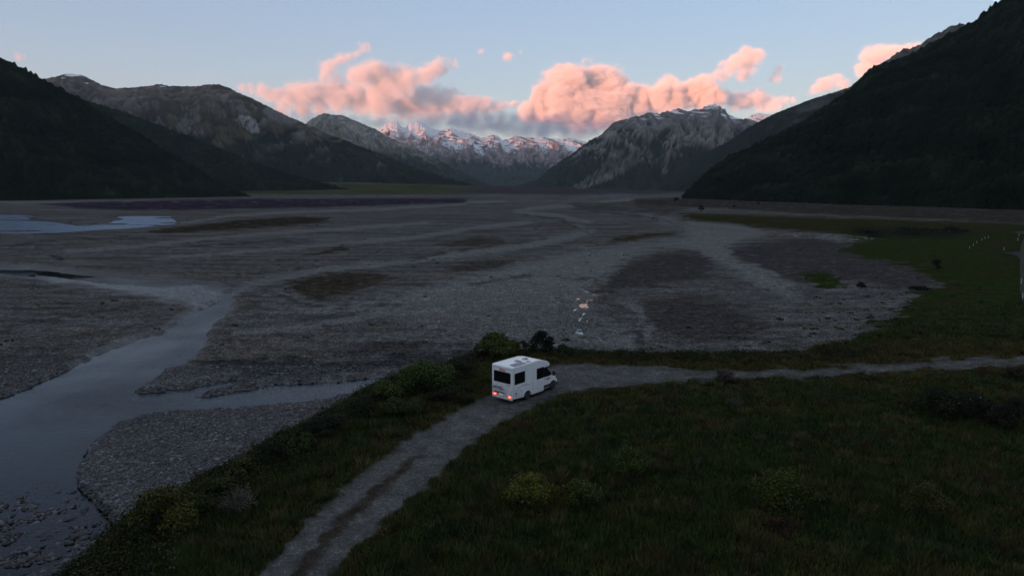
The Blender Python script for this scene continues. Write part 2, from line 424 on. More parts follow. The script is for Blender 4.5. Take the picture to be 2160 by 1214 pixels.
def build_ground():
    vs = np.concatenate([np.arange(1560, 1240, -8.0), np.arange(1240, 700, -1.55), np.arange(700, 403.2, -1.15)])
    _, ys = at(1080.0, vs, BED)
    ys = np.concatenate([[4.0, 8.0], ys, [14000.0, 17000.0]])
    ss = np.concatenate([np.linspace(-1.9, -0.86, 90)[:-1], np.linspace(-0.86, 0.86, 1300), np.linspace(0.86, 1.9, 90)[1:]])
    Y, S = np.meshgrid(ys, ss, indexing='ij')
    X = (S * Y).ravel(); Y = Y.ravel()
    Z, M = ground_height(X, Y, True)
    U, V, WX, WY = M['Ub'], M['Vb'], M['WX'], M['WY']
    c = np.tile(np.array(ALB['gravel']), (len(X), 1))
    # broad flow marks: darker silt and paler stone in long streaks across the valley
    st = fbm(M['s'] * 5.5 + 3, M['la'] * 30, 5, 101)
    st2 = fbm(M['s'] * 16, M['la'] * 34, 5, 103)
    st3 = fbm(M['s'] * 70, M['la'] * 55, 4, 104)
    c = c * np.clip(1 + 0.55 * st + 0.45 * st2 + 0.35 * st3, 0.25, 2.2)[:, None]
    warm = smooth(-0.15, 0.45, fbm(M['s'] * 4 + 9, M['la'] * 14, 4, 105))
    c = c * (1 + warm[:, None] * np.array([0.02, -0.07, -0.14])[None, :])
    for pts, so, kk in ((P_CHANNEL, 18.0, .85), (P_CHANNEL2, 9.0, .7), (P_CHANNEL3, 22.0, .5)):
        m = region(U, V, pts, so, 26, WX, WY)
        c = mixc(c, ALB['channel'], m * kk * (1 - 0.5 * smooth(600, 680, V)))
        e = m * (1 - m) * 4
        c = c * (1 - 0.30 * e * smooth(-0.2, 0.3, fbm(M['s'] * 25, M['la'] * 30, 3, 106)))[:, None]
    uw = U + WX * 16; vw = V + WY * 7 * np.clip((V - 395) / 200, .05, 1)
    for pts, w in BRAIDS:
        c = mixc(c, ALB['channel'], line_mask(uw, vw, pts, w) * 0.7)
    for pts, w in GULLETS:
        c = mixc(c, (.040, .036, .032), line_mask(uw, vw, pts, w) * 0.7 * smooth(-0.3, 0.2, fbm(M['s'] * 40, M['la'] * 40, 3, 108)))
    thr = smooth(-0.45, 0.0, fbm(M['s'] * 60, M['la'] * 60, 4, 107))
    for pts, col, soft, k in DARKS:
        m = region(U, V, pts, soft * 0.6, 24, WX, WY)
        c = mixc(c, np.array(col) * 0.85, np.clip(m * k * (0.5 + 0.55 * thr), 0, 1))
    # scattered dark mats of low plants
    mats = smooth(0.38, 0.55, fbm(X / 7, Y / 4.5, 4, 109)) * smooth(-0.1, 0.3, fbm(M['s'] * 8, M['la'] * 16, 3, 110)) * smooth(640, 520, V) * 0.6
    c = mixc(c, (.045,.040,.030), mats)
    mw = region(U, V, P_WHITE, 3.0, 10, WX, WY) * smooth(0.0, 0.3, fbm(M['s'] * 120, M['la'] * 160, 3, 112))
    # green flats at the right
    g = region(U, V, P_GREEN, 6.0, 30, WX, WY)
    g = g * np.clip(1 - 0.9 * smooth(0.15, 0.45, fbm(M['s'] * 30, M['la'] * 40, 4, 115)) * smooth(1995, 1850, U) * smooth(540, 600, V), 0, 1)
    gg = smooth(-0.4, 0.4, fbm(M['s'] * 12, M['la'] * 30, 4, 117))
    fl = smooth(455, 510, V) * smooth(1600, 1850, U)
    gcol = np.array(ALB['olive'])[None] * (1 - fl * gg)[:, None] * 0.75 + np.array(ALB['green'])[None] * (fl * gg)[:, None] * 1.1
    bp_ = smooth(0.05, 0.4, fbm(M['s'] * 22 + 7, M['la'] * 60, 4, 118))[:, None] * 0.5
    gcol = gcol * (1 - bp_) + np.array([.040, .034, .022])[None] * bp_
    c = c * (1 - g[:, None]) + gcol * g[:, None]
    dk = region(U, V, [(1800,478),(1900,480),(2040,486),(2060,495),(1980,504),(1850,500),(1780,490)], 4, 20, WX, WY)
    c = mixc(c, (.016,.020,.012), dk * 0.85)
    c = mixc(c, ALB['white'], mw)
    # wet dark margin of the river
    wet = np.clip(region(U, V, P_RIVER, 14.0, 20, WX, WY) * 1.3, 0, 1)
    c = c * (1 - 0.45 * wet)[:, None]
    c = mixc(c, (.016,.018,.019), M['water'] * 0.8 * (1 - 0.3 * M['riff']))
    # the fan
    fm = smooth(0.5, 6, M['fan'])
    fc = np.array(ALB['fan'])[None] * (1 + 0.5 * fbm(M['s'] * 14, Y / 250, 4, 121))[:, None]
    c = c * (1 - fm[:, None]) + fc * fm[:, None]
    pm = smooth(-0.12, 0.02, M['s'] + 0.06 * fbm(M['s'] * 10, Y / 500, 3, 123)) * smooth(1, 10, M['fan'])
    c = mixc(c, ALB['purple'], pm * 0.9)
    gm = smooth(52, 60, M['fan'] + 3 * fbm(X / 80, Y / 200, 3, 125))
    c = mixc(c, (.12, .12, .12), gm * 0.8)
    # terrace
    t = M['ter']
    n1 = fbm(X / 6, Y / 6, 5, 131); n2 = fbm(X / 1.2, Y / 1.2, 4, 133)
    tc_ = np.array(ALB['green'])[None] * (0.75 + 0.6 * n1 + 0.5 * n2)[:, None]
    br = region(M['Ut'], M['Vt'], P_TRACK, 55.0, 40, WX, WY)
    tc_ = mixc(np.clip(tc_, 0.002, 1), ALB['brown'], np.clip(br * 0.85 + 0.25 * smooth(0.1, 0.5, n1), 0, 1) * 0.8)
    top = smooth(790, 745, M['Vt']) * smooth(712, 738, M['Vt'])
    tc_ = mixc(tc_, ALB['olive'], top * 0.7 * smooth(-0.4, 0.3, n1))
    tk = 1.25 * np.array(ALB['track'])[None] * (1 + 0.25 * n1 + 0.12 * n2)[:, None]
    c_t = tc_ * (1 - M['track'][:, None]) + tk * M['track'][:, None]
    c_t = mixc(c_t, (.036,.030,.022), M['mid'] * 0.9)
    c = c * (1 - t[:, None]) + c_t * t[:, None]
    grassy = np.clip(t * (1 - M['track']) + (1 - t) * np.maximum(g, fm * 0.6), 0, 1)
    P = np.stack([X, Y, Z], 1)
    me = mesh_np('ground', P, grid_faces(len(ys), len(ss)))
    set_col(me, 'cover', np.clip(c, 0.003, 1))
    set_val(me, 'stony', (1 - grassy) * (1 - 0.55 * M['track'] * t))
    set_val(me, 'wet', np.clip(wet * (1 - t), 0, 1))
    o = link('ground', me, ground_material())
    o['kind'] = 'structure'
    return o

def ground_material():
    m, nt, b = mat_new('valley_floor')
    N = nt.nodes.new; L = nt.links.new
    col = N('ShaderNodeAttribute'); col.attribute_name = 'cover'
    stony = N('ShaderNodeAttribute'); stony.attribute_name = 'stony'
    wet = N('ShaderNodeAttribute'); wet.attribute_name = 'wet'
    geo = N('ShaderNodeNewGeometry')
    def vor(scale, feat='F1'):
        v = N('ShaderNodeTexVoronoi'); v.inputs['Scale'].default_value = scale; v.feature = feat
        L(geo.outputs['Position'], v.inputs['Vector']); return v
    v1 = vor(11.0); v2 = vor(4.2)
    n1 = N('ShaderNodeTexNoise'); n1.inputs['Scale'].default_value = 0.6; n1.inputs['Detail'].default_value = 8; n1.inputs['Roughness'].default_value = 0.7
    L(geo.outputs['Position'], n1.inputs['Vector'])
    # each stone its own grey
    def lum(v, lo, hi):
        s = N('ShaderNodeSeparateColor'); L(v.outputs['Color'], s.inputs[0])
        r = N('ShaderNodeMapRange'); r.inputs[3].default_value = lo; r.inputs[4].default_value = hi
        p = N('ShaderNodeMath'); p.operation = 'POWER'; p.inputs[1].default_value = 2.2
        L(s.outputs[0], p.inputs[0]); L(p.outputs[0], r.inputs[0]); return r
    a = lum(v1, 0.55, 1.9); c2 = lum(v2, 0.7, 1.65)
    mu = N('ShaderNodeMath'); mu.operation = 'MULTIPLY'; L(a.outputs[0], mu.inputs[0]); L(c2.outputs[0], mu.inputs[1])
    # gaps between stones
    e = N('ShaderNodeMapRange'); e.inputs[1].default_value = 0.25; e.inputs[2].default_value = 0.75; e.inputs[3].default_value = 1.15; e.inputs[4].default_value = 0.45
    L(v1.outputs['Distance'], e.inputs[0])
    mu2 = N('ShaderNodeMath'); mu2.operation = 'MULTIPLY'; L(mu.outputs[0], mu2.inputs[0]); L(e.outputs[0], mu2.inputs[1])
    mr = N('ShaderNodeMapRange'); mr.inputs[1].default_value = 0.3; mr.inputs[2].default_value = 0.7; mr.inputs[3].default_value = 0.6; mr.inputs[4].default_value = 1.4
    L(n1.outputs['Fac'], mr.inputs[0])
    fac = N('ShaderNodeMix'); fac.data_type = 'FLOAT'
    L(stony.outputs['Fac'], fac.inputs[0]); L(mr.outputs[0], fac.inputs[2]); 
    mm = N('ShaderNodeMath'); mm.operation = 'MULTIPLY'; L(mu2.outputs[0], mm.inputs[0]); L(mr.outputs[0], mm.inputs[1])
    L(mm.outputs[0], fac.inputs[3])
    sc_ = N('ShaderNodeVectorMath'); sc_.operation = 'SCALE'
    L(col.outputs['Color'], sc_.inputs[0]); L(fac.outputs[0], sc_.inputs['Scale'])
    L(sc_.outputs[0], b.inputs['Base Color'])
    ro = N('ShaderNodeMapRange'); ro.inputs[3].default_value = 0.92; ro.inputs[4].default_value = 0.45
    L(wet.outputs['Fac'], ro.inputs[0]); L(ro.outputs[0], b.inputs['Roughness'])
    L(wet.outputs['Fac'], b.inputs['Specular IOR Level'])
    inv = N('ShaderNodeMath'); inv.operation = 'SUBTRACT'; inv.inputs[0].default_value = 1.0; L(v1.outputs['Distance'], inv.inputs[1])
    h = N('ShaderNodeMath'); h.operation = 'MULTIPLY_ADD'; h.inputs[1].default_value = 0.5
    L(n1.outputs['Fac'], h.inputs[0]); L(inv.outputs[0], h.inputs[2])
    bp = N('ShaderNodeBump'); bp.inputs['Strength'].default_value = 0.6; bp.inputs['Distance'].default_value = 0.05
    L(h.outputs[0], bp.inputs['Height']); L(bp.outputs[0], b.inputs['Normal'])
    return m

def water_material(name='river_water', ior=1.33, ripple=1.0, rough=0.06, tint=(.60, .62, .66)):
    m = bpy.data.materials.new(name); m.use_nodes = True
    nt = m.node_tree; nt.nodes.remove(nt.nodes['Principled BSDF'])
    N = nt.nodes.new; L = nt.links.new
    tr = N('ShaderNodeBsdfTransparent'); tr.inputs[0].default_value = (.30, .36, .38, 1)
    gl = N('ShaderNodeBsdfAnisotropic') if False else N('ShaderNodeBsdfGlossy'); gl.inputs['Roughness'].default_value = rough
    gl.inputs['Color'].default_value = (*tint, 1)
    fr = N('ShaderNodeFresnel'); fr.inputs['IOR'].default_value = ior
    mx = N('ShaderNodeMixShader')
    geo = N('ShaderNodeNewGeometry')
    mp = N('ShaderNodeMapping'); mp.inputs['Scale'].default_value = (1.0, 1.8, 1.0); mp.inputs['Rotation'].default_value = (0, 0, 0.6)
    L(geo.outputs['Position'], mp.inputs[0])
    n = N('ShaderNodeTexNoise'); n.inputs['Scale'].default_value = 1.6; n.inputs['Detail'].default_value = 5; n.inputs['Roughness'].default_value = 0.6
    L(mp.outputs[0], n.inputs['Vector'])
    n2 = N('ShaderNodeTexNoise'); n2.inputs['Scale'].default_value = 0.05; n2.inputs['Detail'].default_value = 3
    L(geo.outputs['Position'], n2.inputs['Vector'])
    r2 = N('ShaderNodeMapRange'); r2.inputs[1].default_value = 0.40; r2.inputs[2].default_value = 0.60; r2.inputs[3].default_value = 0.15 * ripple; r2.inputs[4].default_value = 1.0 * ripple
    L(n2.outputs['Fac'], r2.inputs[0])
    bp = N('ShaderNodeBump'); bp.inputs['Distance'].default_value = 0.06
    L(r2.outputs[0], bp.inputs['Strength'])
    L(n.outputs['Fac'], bp.inputs['Height'])
    L(bp.outputs[0], gl.inputs['Normal']); L(bp.outputs[0], fr.inputs['Normal'])
    L(fr.outputs[0], mx.inputs[0]); L(tr.outputs[0], mx.inputs[1]); L(gl.outputs[0], mx.inputs[2])
    L(mx.outputs[0], nt.nodes['Material Output'].inputs['Surface'])
    return m

build_ground()
wv = [(-400, 18, WL), (60, 18, WL), (60, 235, WL), (-400, 235, WL)]
w = link('river_water', mesh_np('river_water', wv, [(0, 1, 2, 3)], False), water_material())
w['kind'] = 'structure'
# land beyond and behind the camera, just below the valley floor sheet
fw = link('far_water', mesh_np('far_water', [(-2600, 235, WL), (60, 235, WL), (60, 900, WL), (-2600, 900, WL)], [(0, 1, 2, 3)], False), water_material('ruffled_water', 1.33, 1.0, 0.24, (.42, .50, .62)))
fw['kind'] = 'structure'
_wm = water_material('still_water', 1.5, 0.02, 0.01, (1, 1, 1))
_x0, _y0 = at(1192, 730, BED); _x1, _y1 = at(1262, 606, BED)
w = link('seep_water', mesh_np('seep_water', [(_x0 - 1, _y0, BED - 0.02), (_x0 + 5, _y0, BED - 0.02), (_x1 + 0.5, _y1, BED - 0.02), (_x1 - 6, _y1, BED - 0.02)], [(0, 1, 2, 3)], False), _wm)
w['kind'] = 'structure'
me = mesh_np('outlying_ground', [(-26000, -16000, -5), (26000, -16000, -5), (26000, 17500, -5), (-26000, 17500, -5)], [(0, 1, 2, 3)], False)
o = link('outlying_ground', me, pmat('outlying_ground', (.04, .045, .03), 0.95, noise=0.4, nscale=0.002))
o['kind'] = 'structure'
# ------------------------------------------------------------------ mountains
def mountain_material(name, bump=1.0, dist=6.0, scale=0.05):
    m, nt, b = mat_new(name)
    N = nt.nodes.new; L = nt.links.new
    col = N('ShaderNodeAttribute'); col.attribute_name = 'cover'
    geo = N('ShaderNodeNewGeometry')
    n = N('ShaderNodeTexNoise'); n.inputs['Scale'].default_value = scale; n.inputs['Detail'].default_value = 7; n.inputs['Roughness'].default_value = 0.72
    L(geo.outputs['Position'], n.inputs['Vector'])
    mr = N('ShaderNodeMapRange'); mr.inputs[1].default_value = 0.3; mr.inputs[2].default_value = 0.7; mr.inputs[3].default_value = 0.55; mr.inputs[4].default_value = 1.45
    L(n.outputs['Fac'], mr.inputs[0])
    s = N('ShaderNodeVectorMath'); s.operation = 'SCALE'
    L(col.outputs['Color'], s.inputs[0]); L(mr.outputs[0], s.inputs['Scale'])
    mx = N('ShaderNodeMix'); mx.data_type = 'RGBA'
    sn = N('ShaderNodeAttribute'); sn.attribute_name = 'snow'
    L(sn.outputs['Fac'], mx.inputs[0]); L(s.outputs[0], mx.inputs[6]); mx.inputs[7].default_value = (.74, .76, .80, 1)
    L(mx.outputs[2], b.inputs['Base Color'])
    b.inputs['Roughness'].default_value = 0.95
    b.inputs['Specular IOR Level'].default_value = 0.0
    bp = N('ShaderNodeBump'); bp.inputs['Strength'].default_value = bump; bp.inputs['Distance'].default_value = dist
    L(n.outputs['Fac'], bp.inputs['Height']); L(bp.outputs[0], b.inputs['Normal'])
    return m

def interp_path(pts, n):
    """Resample (u, v, depth) control points evenly in u, with a rounded interpolation."""
    p = np.array(pts, float)
    u = np.linspace(p[0, 0], p[-1, 0], n)
    return u, np.interp(u, p[:, 0], p[:, 1]), np.interp(u, p[:, 0], p[:, 2])

FOREST = np.array([.009, .015, .008]); TUSSOCK = np.array([.060, .055, .036]); ROCK = np.array([.13, .124, .125]); SCREE = np.array([.27, .26, .255]); REDROCK = np.array([.155, .128, .125])

def mountain(name, crest, foot_y, nu, nt_, seed, label, rough=1.0, jag=3.0, treeline=(500, 700), snow=None, forest=FOREST, mid=TUSSOCK, rock=ROCK,
             scree=0.5, gully=1.0, gw=420.0, back=0.6, prof=1.0, mat=None, kind='structure', slips=(), canopy=0.0, tlv=110):
    """A mountainside rising from the valley floor to a crest.
    crest: (u, v, distance) outline of the ridge line; foot_y: (u, distance) of the foot."""
    u, v, D = interp_path(crest, nu)
    v = v + fbm(u / 30.0, u * 0 + seed, 5, seed, gain=0.62) * jag - (ridged(u / 11.0, u * 0 + seed, 3, seed + 3, gain=0.6) - 0.45) * jag * 0.6
    cx, cy_, cz = at_y(u, v, D)
    fy = np.interp(u, [p[0] for p in foot_y], [p[1] for p in foot_y])
    fx = cx / cy_ * fy
    cz = np.maximum(cz, -4)
    t = np.concatenate([np.linspace(-0.04, 1, nt_), 1 + np.linspace(0, back, nt_ // 6)[1:]])
    T, CX = np.meshgrid(t, cx, indexing='ij'); _, CY = np.meshgrid(t, cy_, indexing='ij'); _, CZ = np.meshgrid(t, cz, indexing='ij')
    _, FX = np.meshgrid(t, fx, indexing='ij'); _, FY = np.meshgrid(t, fy, indexing='ij')
    X = FX + (CX - FX) * T; Y = FY + (CY - FY) * T
    # profile: steeper to the top in the middle, sharp crest
    tt = np.clip(T, 0, 1)
    Zp = (tt ** prof)
    Zb = np.where(T > 1, 1 - (T - 1) * 1.3, Zp)
    hgt = CZ + 3
    Z = -3 + hgt * Zb + np.where(T < 0, T * 200, 0)
    crest_z = (-3 + hgt)
    w = np.clip(np.sin(np.clip(tt, 0, 1) * math.pi), 0, 1) ** 0.8 * smooth(1.0, 0.68, T)
    # gullies and spurs: ridged noise stretched down the slope
    acr = (X + 0.25 * Y) / gw; dwn = T * 2.2 + 0.0
    wob = fbm(X / gw * 0.6, Y / gw * 0.6, 3, seed + 5) * 1.2
    rg = ridged(acr + wob * 0.6, dwn + wob * 0.5, 6, seed + 11, gain=0.52)
    rg2 = ridged(X / (gw * 0.33) + wob, Y / (gw * 0.5), 5, seed + 23)
    big = fbm(X / (gw * 3), Y / (gw * 3), 3, seed + 31)
    amp = np.clip(hgt, 0, 900) * 0.16 * rough
    Z = Z + w * amp * ((rg - 0.45) * 1.3 * gully + (rg2 - 0.4) * 0.45 + big * 0.7)
    Z = Z + fbm(X / 60, Y / 60, 4, seed + 41) * w * 9 * rough
    if canopy:      # crowns of the forest
        cn = ridged(X / 13 + 0.3 * fbm(X / 9, Y / 9, 2, seed + 44), Y / 13, 3, seed + 43)
        Z = Z + (0.5 - cn) * canopy * 2 * np.clip(hgt * tt / 30, 0, 1) + fbm(X / 5, Y / 5, 2, seed + 45) * canopy * 0.5
    cnf = cn.ravel() if canopy else None
    # slopes thrown forward and back by the same relief, for a broken outline
    Y = Y - w * amp * (rg - 0.45) * 0.8
    # nothing on the face stands above the ridge line behind it
    lim = crest_z - (1 - np.clip(T, 0, 1)) * hgt * 0.30
    Z = np.where((T > 0) & (T < 1), np.minimum(Z, lim + 0.0), Z)
    X = X.ravel(); Y = Y.ravel(); Zf = Z.ravel(); Tf = T.ravel(); rgf = rg.ravel(); rg2f = rg2.ravel()
    big = big.ravel()
    # cover by height: forest, tussock, rock and scree
    hn = Zf + 130 * fbm(X / 500, Y / 500, 4, seed + 51) + tlv * (rgf - 0.5) + tlv * 0.8 * (rg2f - 0.4)
    c = np.tile(forest, (len(X), 1)) * (1 + 0.55 * fbm(X / 120, Y / 120, 5, seed + 53))[:, None]
    gl = (0.74 + 0.55 * smooth(0.1, 0.7, rgf)) * (0.72 + 0.6 * smooth(0.1, 0.7, rg2f)) * (1 + 0.5 * fbm(X / 38, Zf / 24, 3, seed + 90))  # gullies darker: scrub in them, and relief shading put into the colour
    m = smooth(treeline[0], treeline[0] + 60, hn)[:, None]
    c = c * (1 - m) + mid[None] * (1 + 0.4 * fbm(X / 200, Zf / 60, 4, seed + 55))[:, None] * m
    m = smooth(treeline[1] - 60, treeline[1] + 80, hn)[:, None]
    c = c * (1 - m) + rock[None] * (1 + 0.45 * fbm(X / 90, Zf / 45, 5, seed + 57))[:, None] * m
    if canopy:
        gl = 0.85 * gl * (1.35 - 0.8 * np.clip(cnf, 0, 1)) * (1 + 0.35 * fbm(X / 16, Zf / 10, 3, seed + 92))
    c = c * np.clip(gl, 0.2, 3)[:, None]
    # scree chutes in the gullies
    sc_n = smooth(0.30, 0.16, rgf) * smooth(-0.15, 0.25, fbm(X / 420, Y / 420, 4, seed + 61)) * smooth(treeline[0] - 250, treeline[0] + 50, hn)
    sc_n = np.maximum(sc_n, smooth(0.62, 0.80, ridged(acr.ravel() * 1.7 + 4, dwn.ravel() * 0.45, 4, seed + 63)) * smooth(treeline[0] - 220, treeline[0], hn) * 0.8 * smooth(-0.1, 0.2, fbm(X / 600, Y / 600, 3, seed + 64)))
    c = mixc(c, SCREE * 0.8, np.clip(sc_n * scree, 0, 1))
    if slips:
        U, V = pix(X, Y, Zf)
        wx = fbm(U / 9, V / 9, 4, seed + 71) * 1.3; wy = fbm(U / 9, V / 9, 4, seed + 73) * 1.3
        for pts, col, k in slips:
            ms = region(U, V, pts, 3.0, 10, wx, wy) * smooth(-0.35, 0.05, fbm(U / 5 + V / 12, V / 14, 4, seed + 75))
            c = mixc(c, col, ms * k)
    me = mesh_np(name, np.stack([X, Y, Zf], 1), grid_faces(len(t), nu))
    sn = np.zeros(len(X))
    if snow:
        lvl, spread, cover = snow
        nz = fbm(X / 150 + Zf / 80, Zf / 42, 5, seed + 81, gain=0.62)
        sn = smooth(0.0, 0.07, (Zf - lvl) / spread * 0.45 + nz * 1.25 - cover + (0.42 - rgf) * 0.8)
        sn = sn * smooth(lvl - spread, lvl - spread * 0.4, Zf)
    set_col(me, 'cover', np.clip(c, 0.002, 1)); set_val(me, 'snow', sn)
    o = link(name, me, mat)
    tag(o, label, kind=kind)
    return o

M_FAR = mountain_material('mountain_far', 0.9, 14, 0.02)
M_MID = mountain_material('mountain_mid', 0.9, 7, 0.05)
M_NEAR = mountain_material('mountain_near', 1.0, 5, 0.09)

# snowy range closing the valley
mountain('snow_mountains', [(700,300,14500),(770,295,14500),(792,285,14300),(812,263,14200),(828,257,14200),(838,256,14200),(846,268,14300),(856,270,14300),(866,258,14200),(882,257,14200),(898,262,14200),(912,272,14300),(930,274,14200),(950,270,14000),(968,274,14000),(990,281,14000),(1015,291,14000),(1040,284,14200),(1052,287,14200),(1060,296,14300),(1075,292,14200),(1085,286,14200),(1110,290,14200),(1140,289,14200),(1170,293,14200),(1200,292,14200),(1225,297,14300),(1255,303,14400),(1300,312,14500),(1360,330,14500)],
         [(700,9500),(950,9200),(1100,9800),(1360,9500)], 900, 260, 301, None, rough=1.5, jag=3.2, treeline=(420, 560), snow=(850, 360, 0.02), tlv=300, rock=REDROCK * 1.3, mid=np.array([.13,.11,.105]), scree=0.45, gw=430, prof=0.95, mat=M_FAR)
mountain('snow_mountains', [(1540,262,11500),(1570,256,11500),(1585,243,11500),(1600,239,11500),(1615,241,11500),(1640,244,11500),(1660,240,11500),(1720,262,11500)],
         [(1540,8500),(1720,8500)], 160, 60, 311, None, rough=0.8, jag=2.0, treeline=(300, 500), snow=(1020, 260, -0.2), scree=0.3, gw=500, mat=M_FAR)
# rocky mountain right of the gap
mountain('rocky_mountain', [(1040,398,7600),(1090,392,7500),(1130,380,7400),(1165,352,7200),(1195,332,7100),(1235,302,7000),(1250,294,7000),(1266,285,7000),(1280,272,7000),(1292,260,7000),(1310,254,7000),(1340,246,7000),(1372,238,7000),(1392,239,7000),(1410,233,7000),(1432,229,7000),(1452,235,7000),(1464,229,7000),(1474,233,7000),(1488,224,7100),(1503,219,7100),(1516,224,7100),(1530,231,7100),(1538,242,7100),(1560,250,7100),(1590,254,7100),(1640,266,7100),(1700,290,7100)],
         [(1040,6200),(1200,5300),(1300,5000),(1700,5200)], 760, 260, 321, None, rough=1.5, jag=5.0, treeline=(400, 500), snow=(800, 150, 0.16), tlv=300, mid=np.array([.115,.105,.088]), rock=np.array([.135,.124,.120]), scree=0.7, gw=260, mat=M_FAR,
         slips=[([(1340,310),(1360,312),(1350,340),(1300,375),(1240,395),(1225,400),(1260,378),(1310,345)], SCREE, 0.5),
                ([(1300,318),(1316,316),(1310,345),(1260,385),(1220,402),(1200,398),(1250,365)], SCREE, 0.35),
                ([(1395,330),(1412,322),(1410,350),(1402,370)], SCREE, 0.6), ([(1366,315),(1374,318),(1376,350),(1368,340)], SCREE, 0.6)])
# left, further mountain
mountain('far_left_mountain', [(560,300,8600),(640,264,8600),(662,248,8500),(684,239,8500),(700,242,8500),(722,243,8500),(742,252,8500),(762,260,8400),(790,272,8400),(820,290,8300),(860,305,8200),(900,325,8100),(950,350,8000),(1000,375,7900),(1040,392,7800),(1080,402,7700)],
         [(560,6300),(900,6000),(1080,7000)], 520, 200, 331, None, rough=1.3, jag=3.0, treeline=(330, 470), mid=np.array([.085,.085,.065]), rock=np.array([.16,.155,.135]), scree=0.6, gw=250, mat=M_FAR)
# broad left mountain
mountain('left_mountain', [(-100,180,5400),(60,168,5300),(100,166,5300),(125,160,5300),(150,155,5300),(172,158,5300),(195,170,5200),(215,179,5200),(245,187,5200),(275,185,5200),(310,182,5200),(330,177,5200),(360,182,5200),(400,182,5200),(430,180,5100),(462,177,5100),(478,184,5100),(505,196,5000),(540,212,5000),(580,232,4900),(620,250,4900),(660,268,4800),(700,286,4800),(760,308,4700),(820,332,4600),(880,355,4500),(940,374,4450),(1000,390,4400),(1050,399,4350),(1110,404,4300)],
         [(-100,3300),(500,3600),(750,3900),(1110,4250)], 900, 300, 341, None, tlv=220, rough=1.35, jag=3.0, treeline=(330, 560), mid=np.array([.060,.049,.030]), rock=np.array([.092,.078,.065]), scree=0.5, gw=270, mat=M_MID, snow=(820, 130, 0.52),
         slips=[([(385,245),(405,238),(425,245),(410,262),(395,278),(372,276)], SCREE, .5), ([(505,242),(530,246),(545,262),(548,280),(530,282),(510,262),(495,255)], SCREE*1.1, .9), ([(410,268),(432,272),(430,282),(412,280)], SCREE, .6), ([(470,228),(490,222),(480,245),(460,250)], SCREE*.8, .4)])
# right-hand ridge behind the dark slope
mountain('right_ridge', [(1290,412,5600),(1340,407,5400),(1380,398,5200),(1420,372,5000),(1460,344,4800),(1500,316,4700),(1540,296,4600),(1580,268,4500),(1620,246,4400),(1650,233,4300),(1680,222,4200),(1720,206,4200),(1760,195,4200),(1795,182,4200),(1840,168,4200),(1900,150,4200),(2000,140,4200)],
         [(1290,5000),(1450,3600),(2000,2900)], 480, 200, 351, None, rough=0.9, jag=2.5, treeline=(520, 700), mid=np.array([.075,.070,.048]), rock=np.array([.11,.105,.085]), scree=0.35, gw=300, mat=M_MID, prof=0.9)
mountain('right_peak', [(1830,150,3300),(1870,128,3300),(1890,112,3300),(1905,104,3300),(1920,102,3300),(1940,94,3300),(1958,82,3300),(1972,72,3300),(1990,66,3300),(2008,55,3300),(2024,48,3300),(2040,55,3300),(2100,45,3300),(2200,20,3300)],
         [(1830,2500),(2200,2500)], 260, 80, 361, None, rough=0.5, jag=5.0, treeline=(300, 420), rock=np.array([.085,.080,.074]), gw=200, mat=M_MID)
# dark forested slopes on either side
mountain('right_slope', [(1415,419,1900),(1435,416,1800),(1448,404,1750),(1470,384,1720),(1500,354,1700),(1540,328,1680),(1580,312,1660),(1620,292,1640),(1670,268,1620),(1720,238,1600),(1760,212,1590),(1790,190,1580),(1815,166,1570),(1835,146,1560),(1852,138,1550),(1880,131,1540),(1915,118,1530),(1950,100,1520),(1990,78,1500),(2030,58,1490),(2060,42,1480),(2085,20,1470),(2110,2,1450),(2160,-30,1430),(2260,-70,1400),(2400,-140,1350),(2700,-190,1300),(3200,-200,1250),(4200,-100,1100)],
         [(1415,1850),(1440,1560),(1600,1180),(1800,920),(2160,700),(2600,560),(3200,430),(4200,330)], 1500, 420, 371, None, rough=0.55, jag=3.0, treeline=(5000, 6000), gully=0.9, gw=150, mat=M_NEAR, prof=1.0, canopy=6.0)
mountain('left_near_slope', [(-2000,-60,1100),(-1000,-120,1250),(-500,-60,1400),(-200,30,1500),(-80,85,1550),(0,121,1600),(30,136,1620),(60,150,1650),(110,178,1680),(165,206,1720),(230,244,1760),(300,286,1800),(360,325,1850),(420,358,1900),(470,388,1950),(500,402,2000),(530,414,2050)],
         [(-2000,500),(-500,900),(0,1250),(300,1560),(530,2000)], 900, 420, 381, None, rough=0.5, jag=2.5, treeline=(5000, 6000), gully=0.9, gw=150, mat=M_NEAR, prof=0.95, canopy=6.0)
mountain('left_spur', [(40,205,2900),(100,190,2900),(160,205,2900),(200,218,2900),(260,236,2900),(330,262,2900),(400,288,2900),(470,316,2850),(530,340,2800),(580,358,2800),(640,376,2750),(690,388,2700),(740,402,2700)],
         [(40,2300),(400,2300),(740,2650)], 500, 220, 391, None, rough=0.6, jag=2.5, treeline=(5000, 6000), gully=0.9, gw=180, mat=M_NEAR, prof=0.95, canopy=6.0)
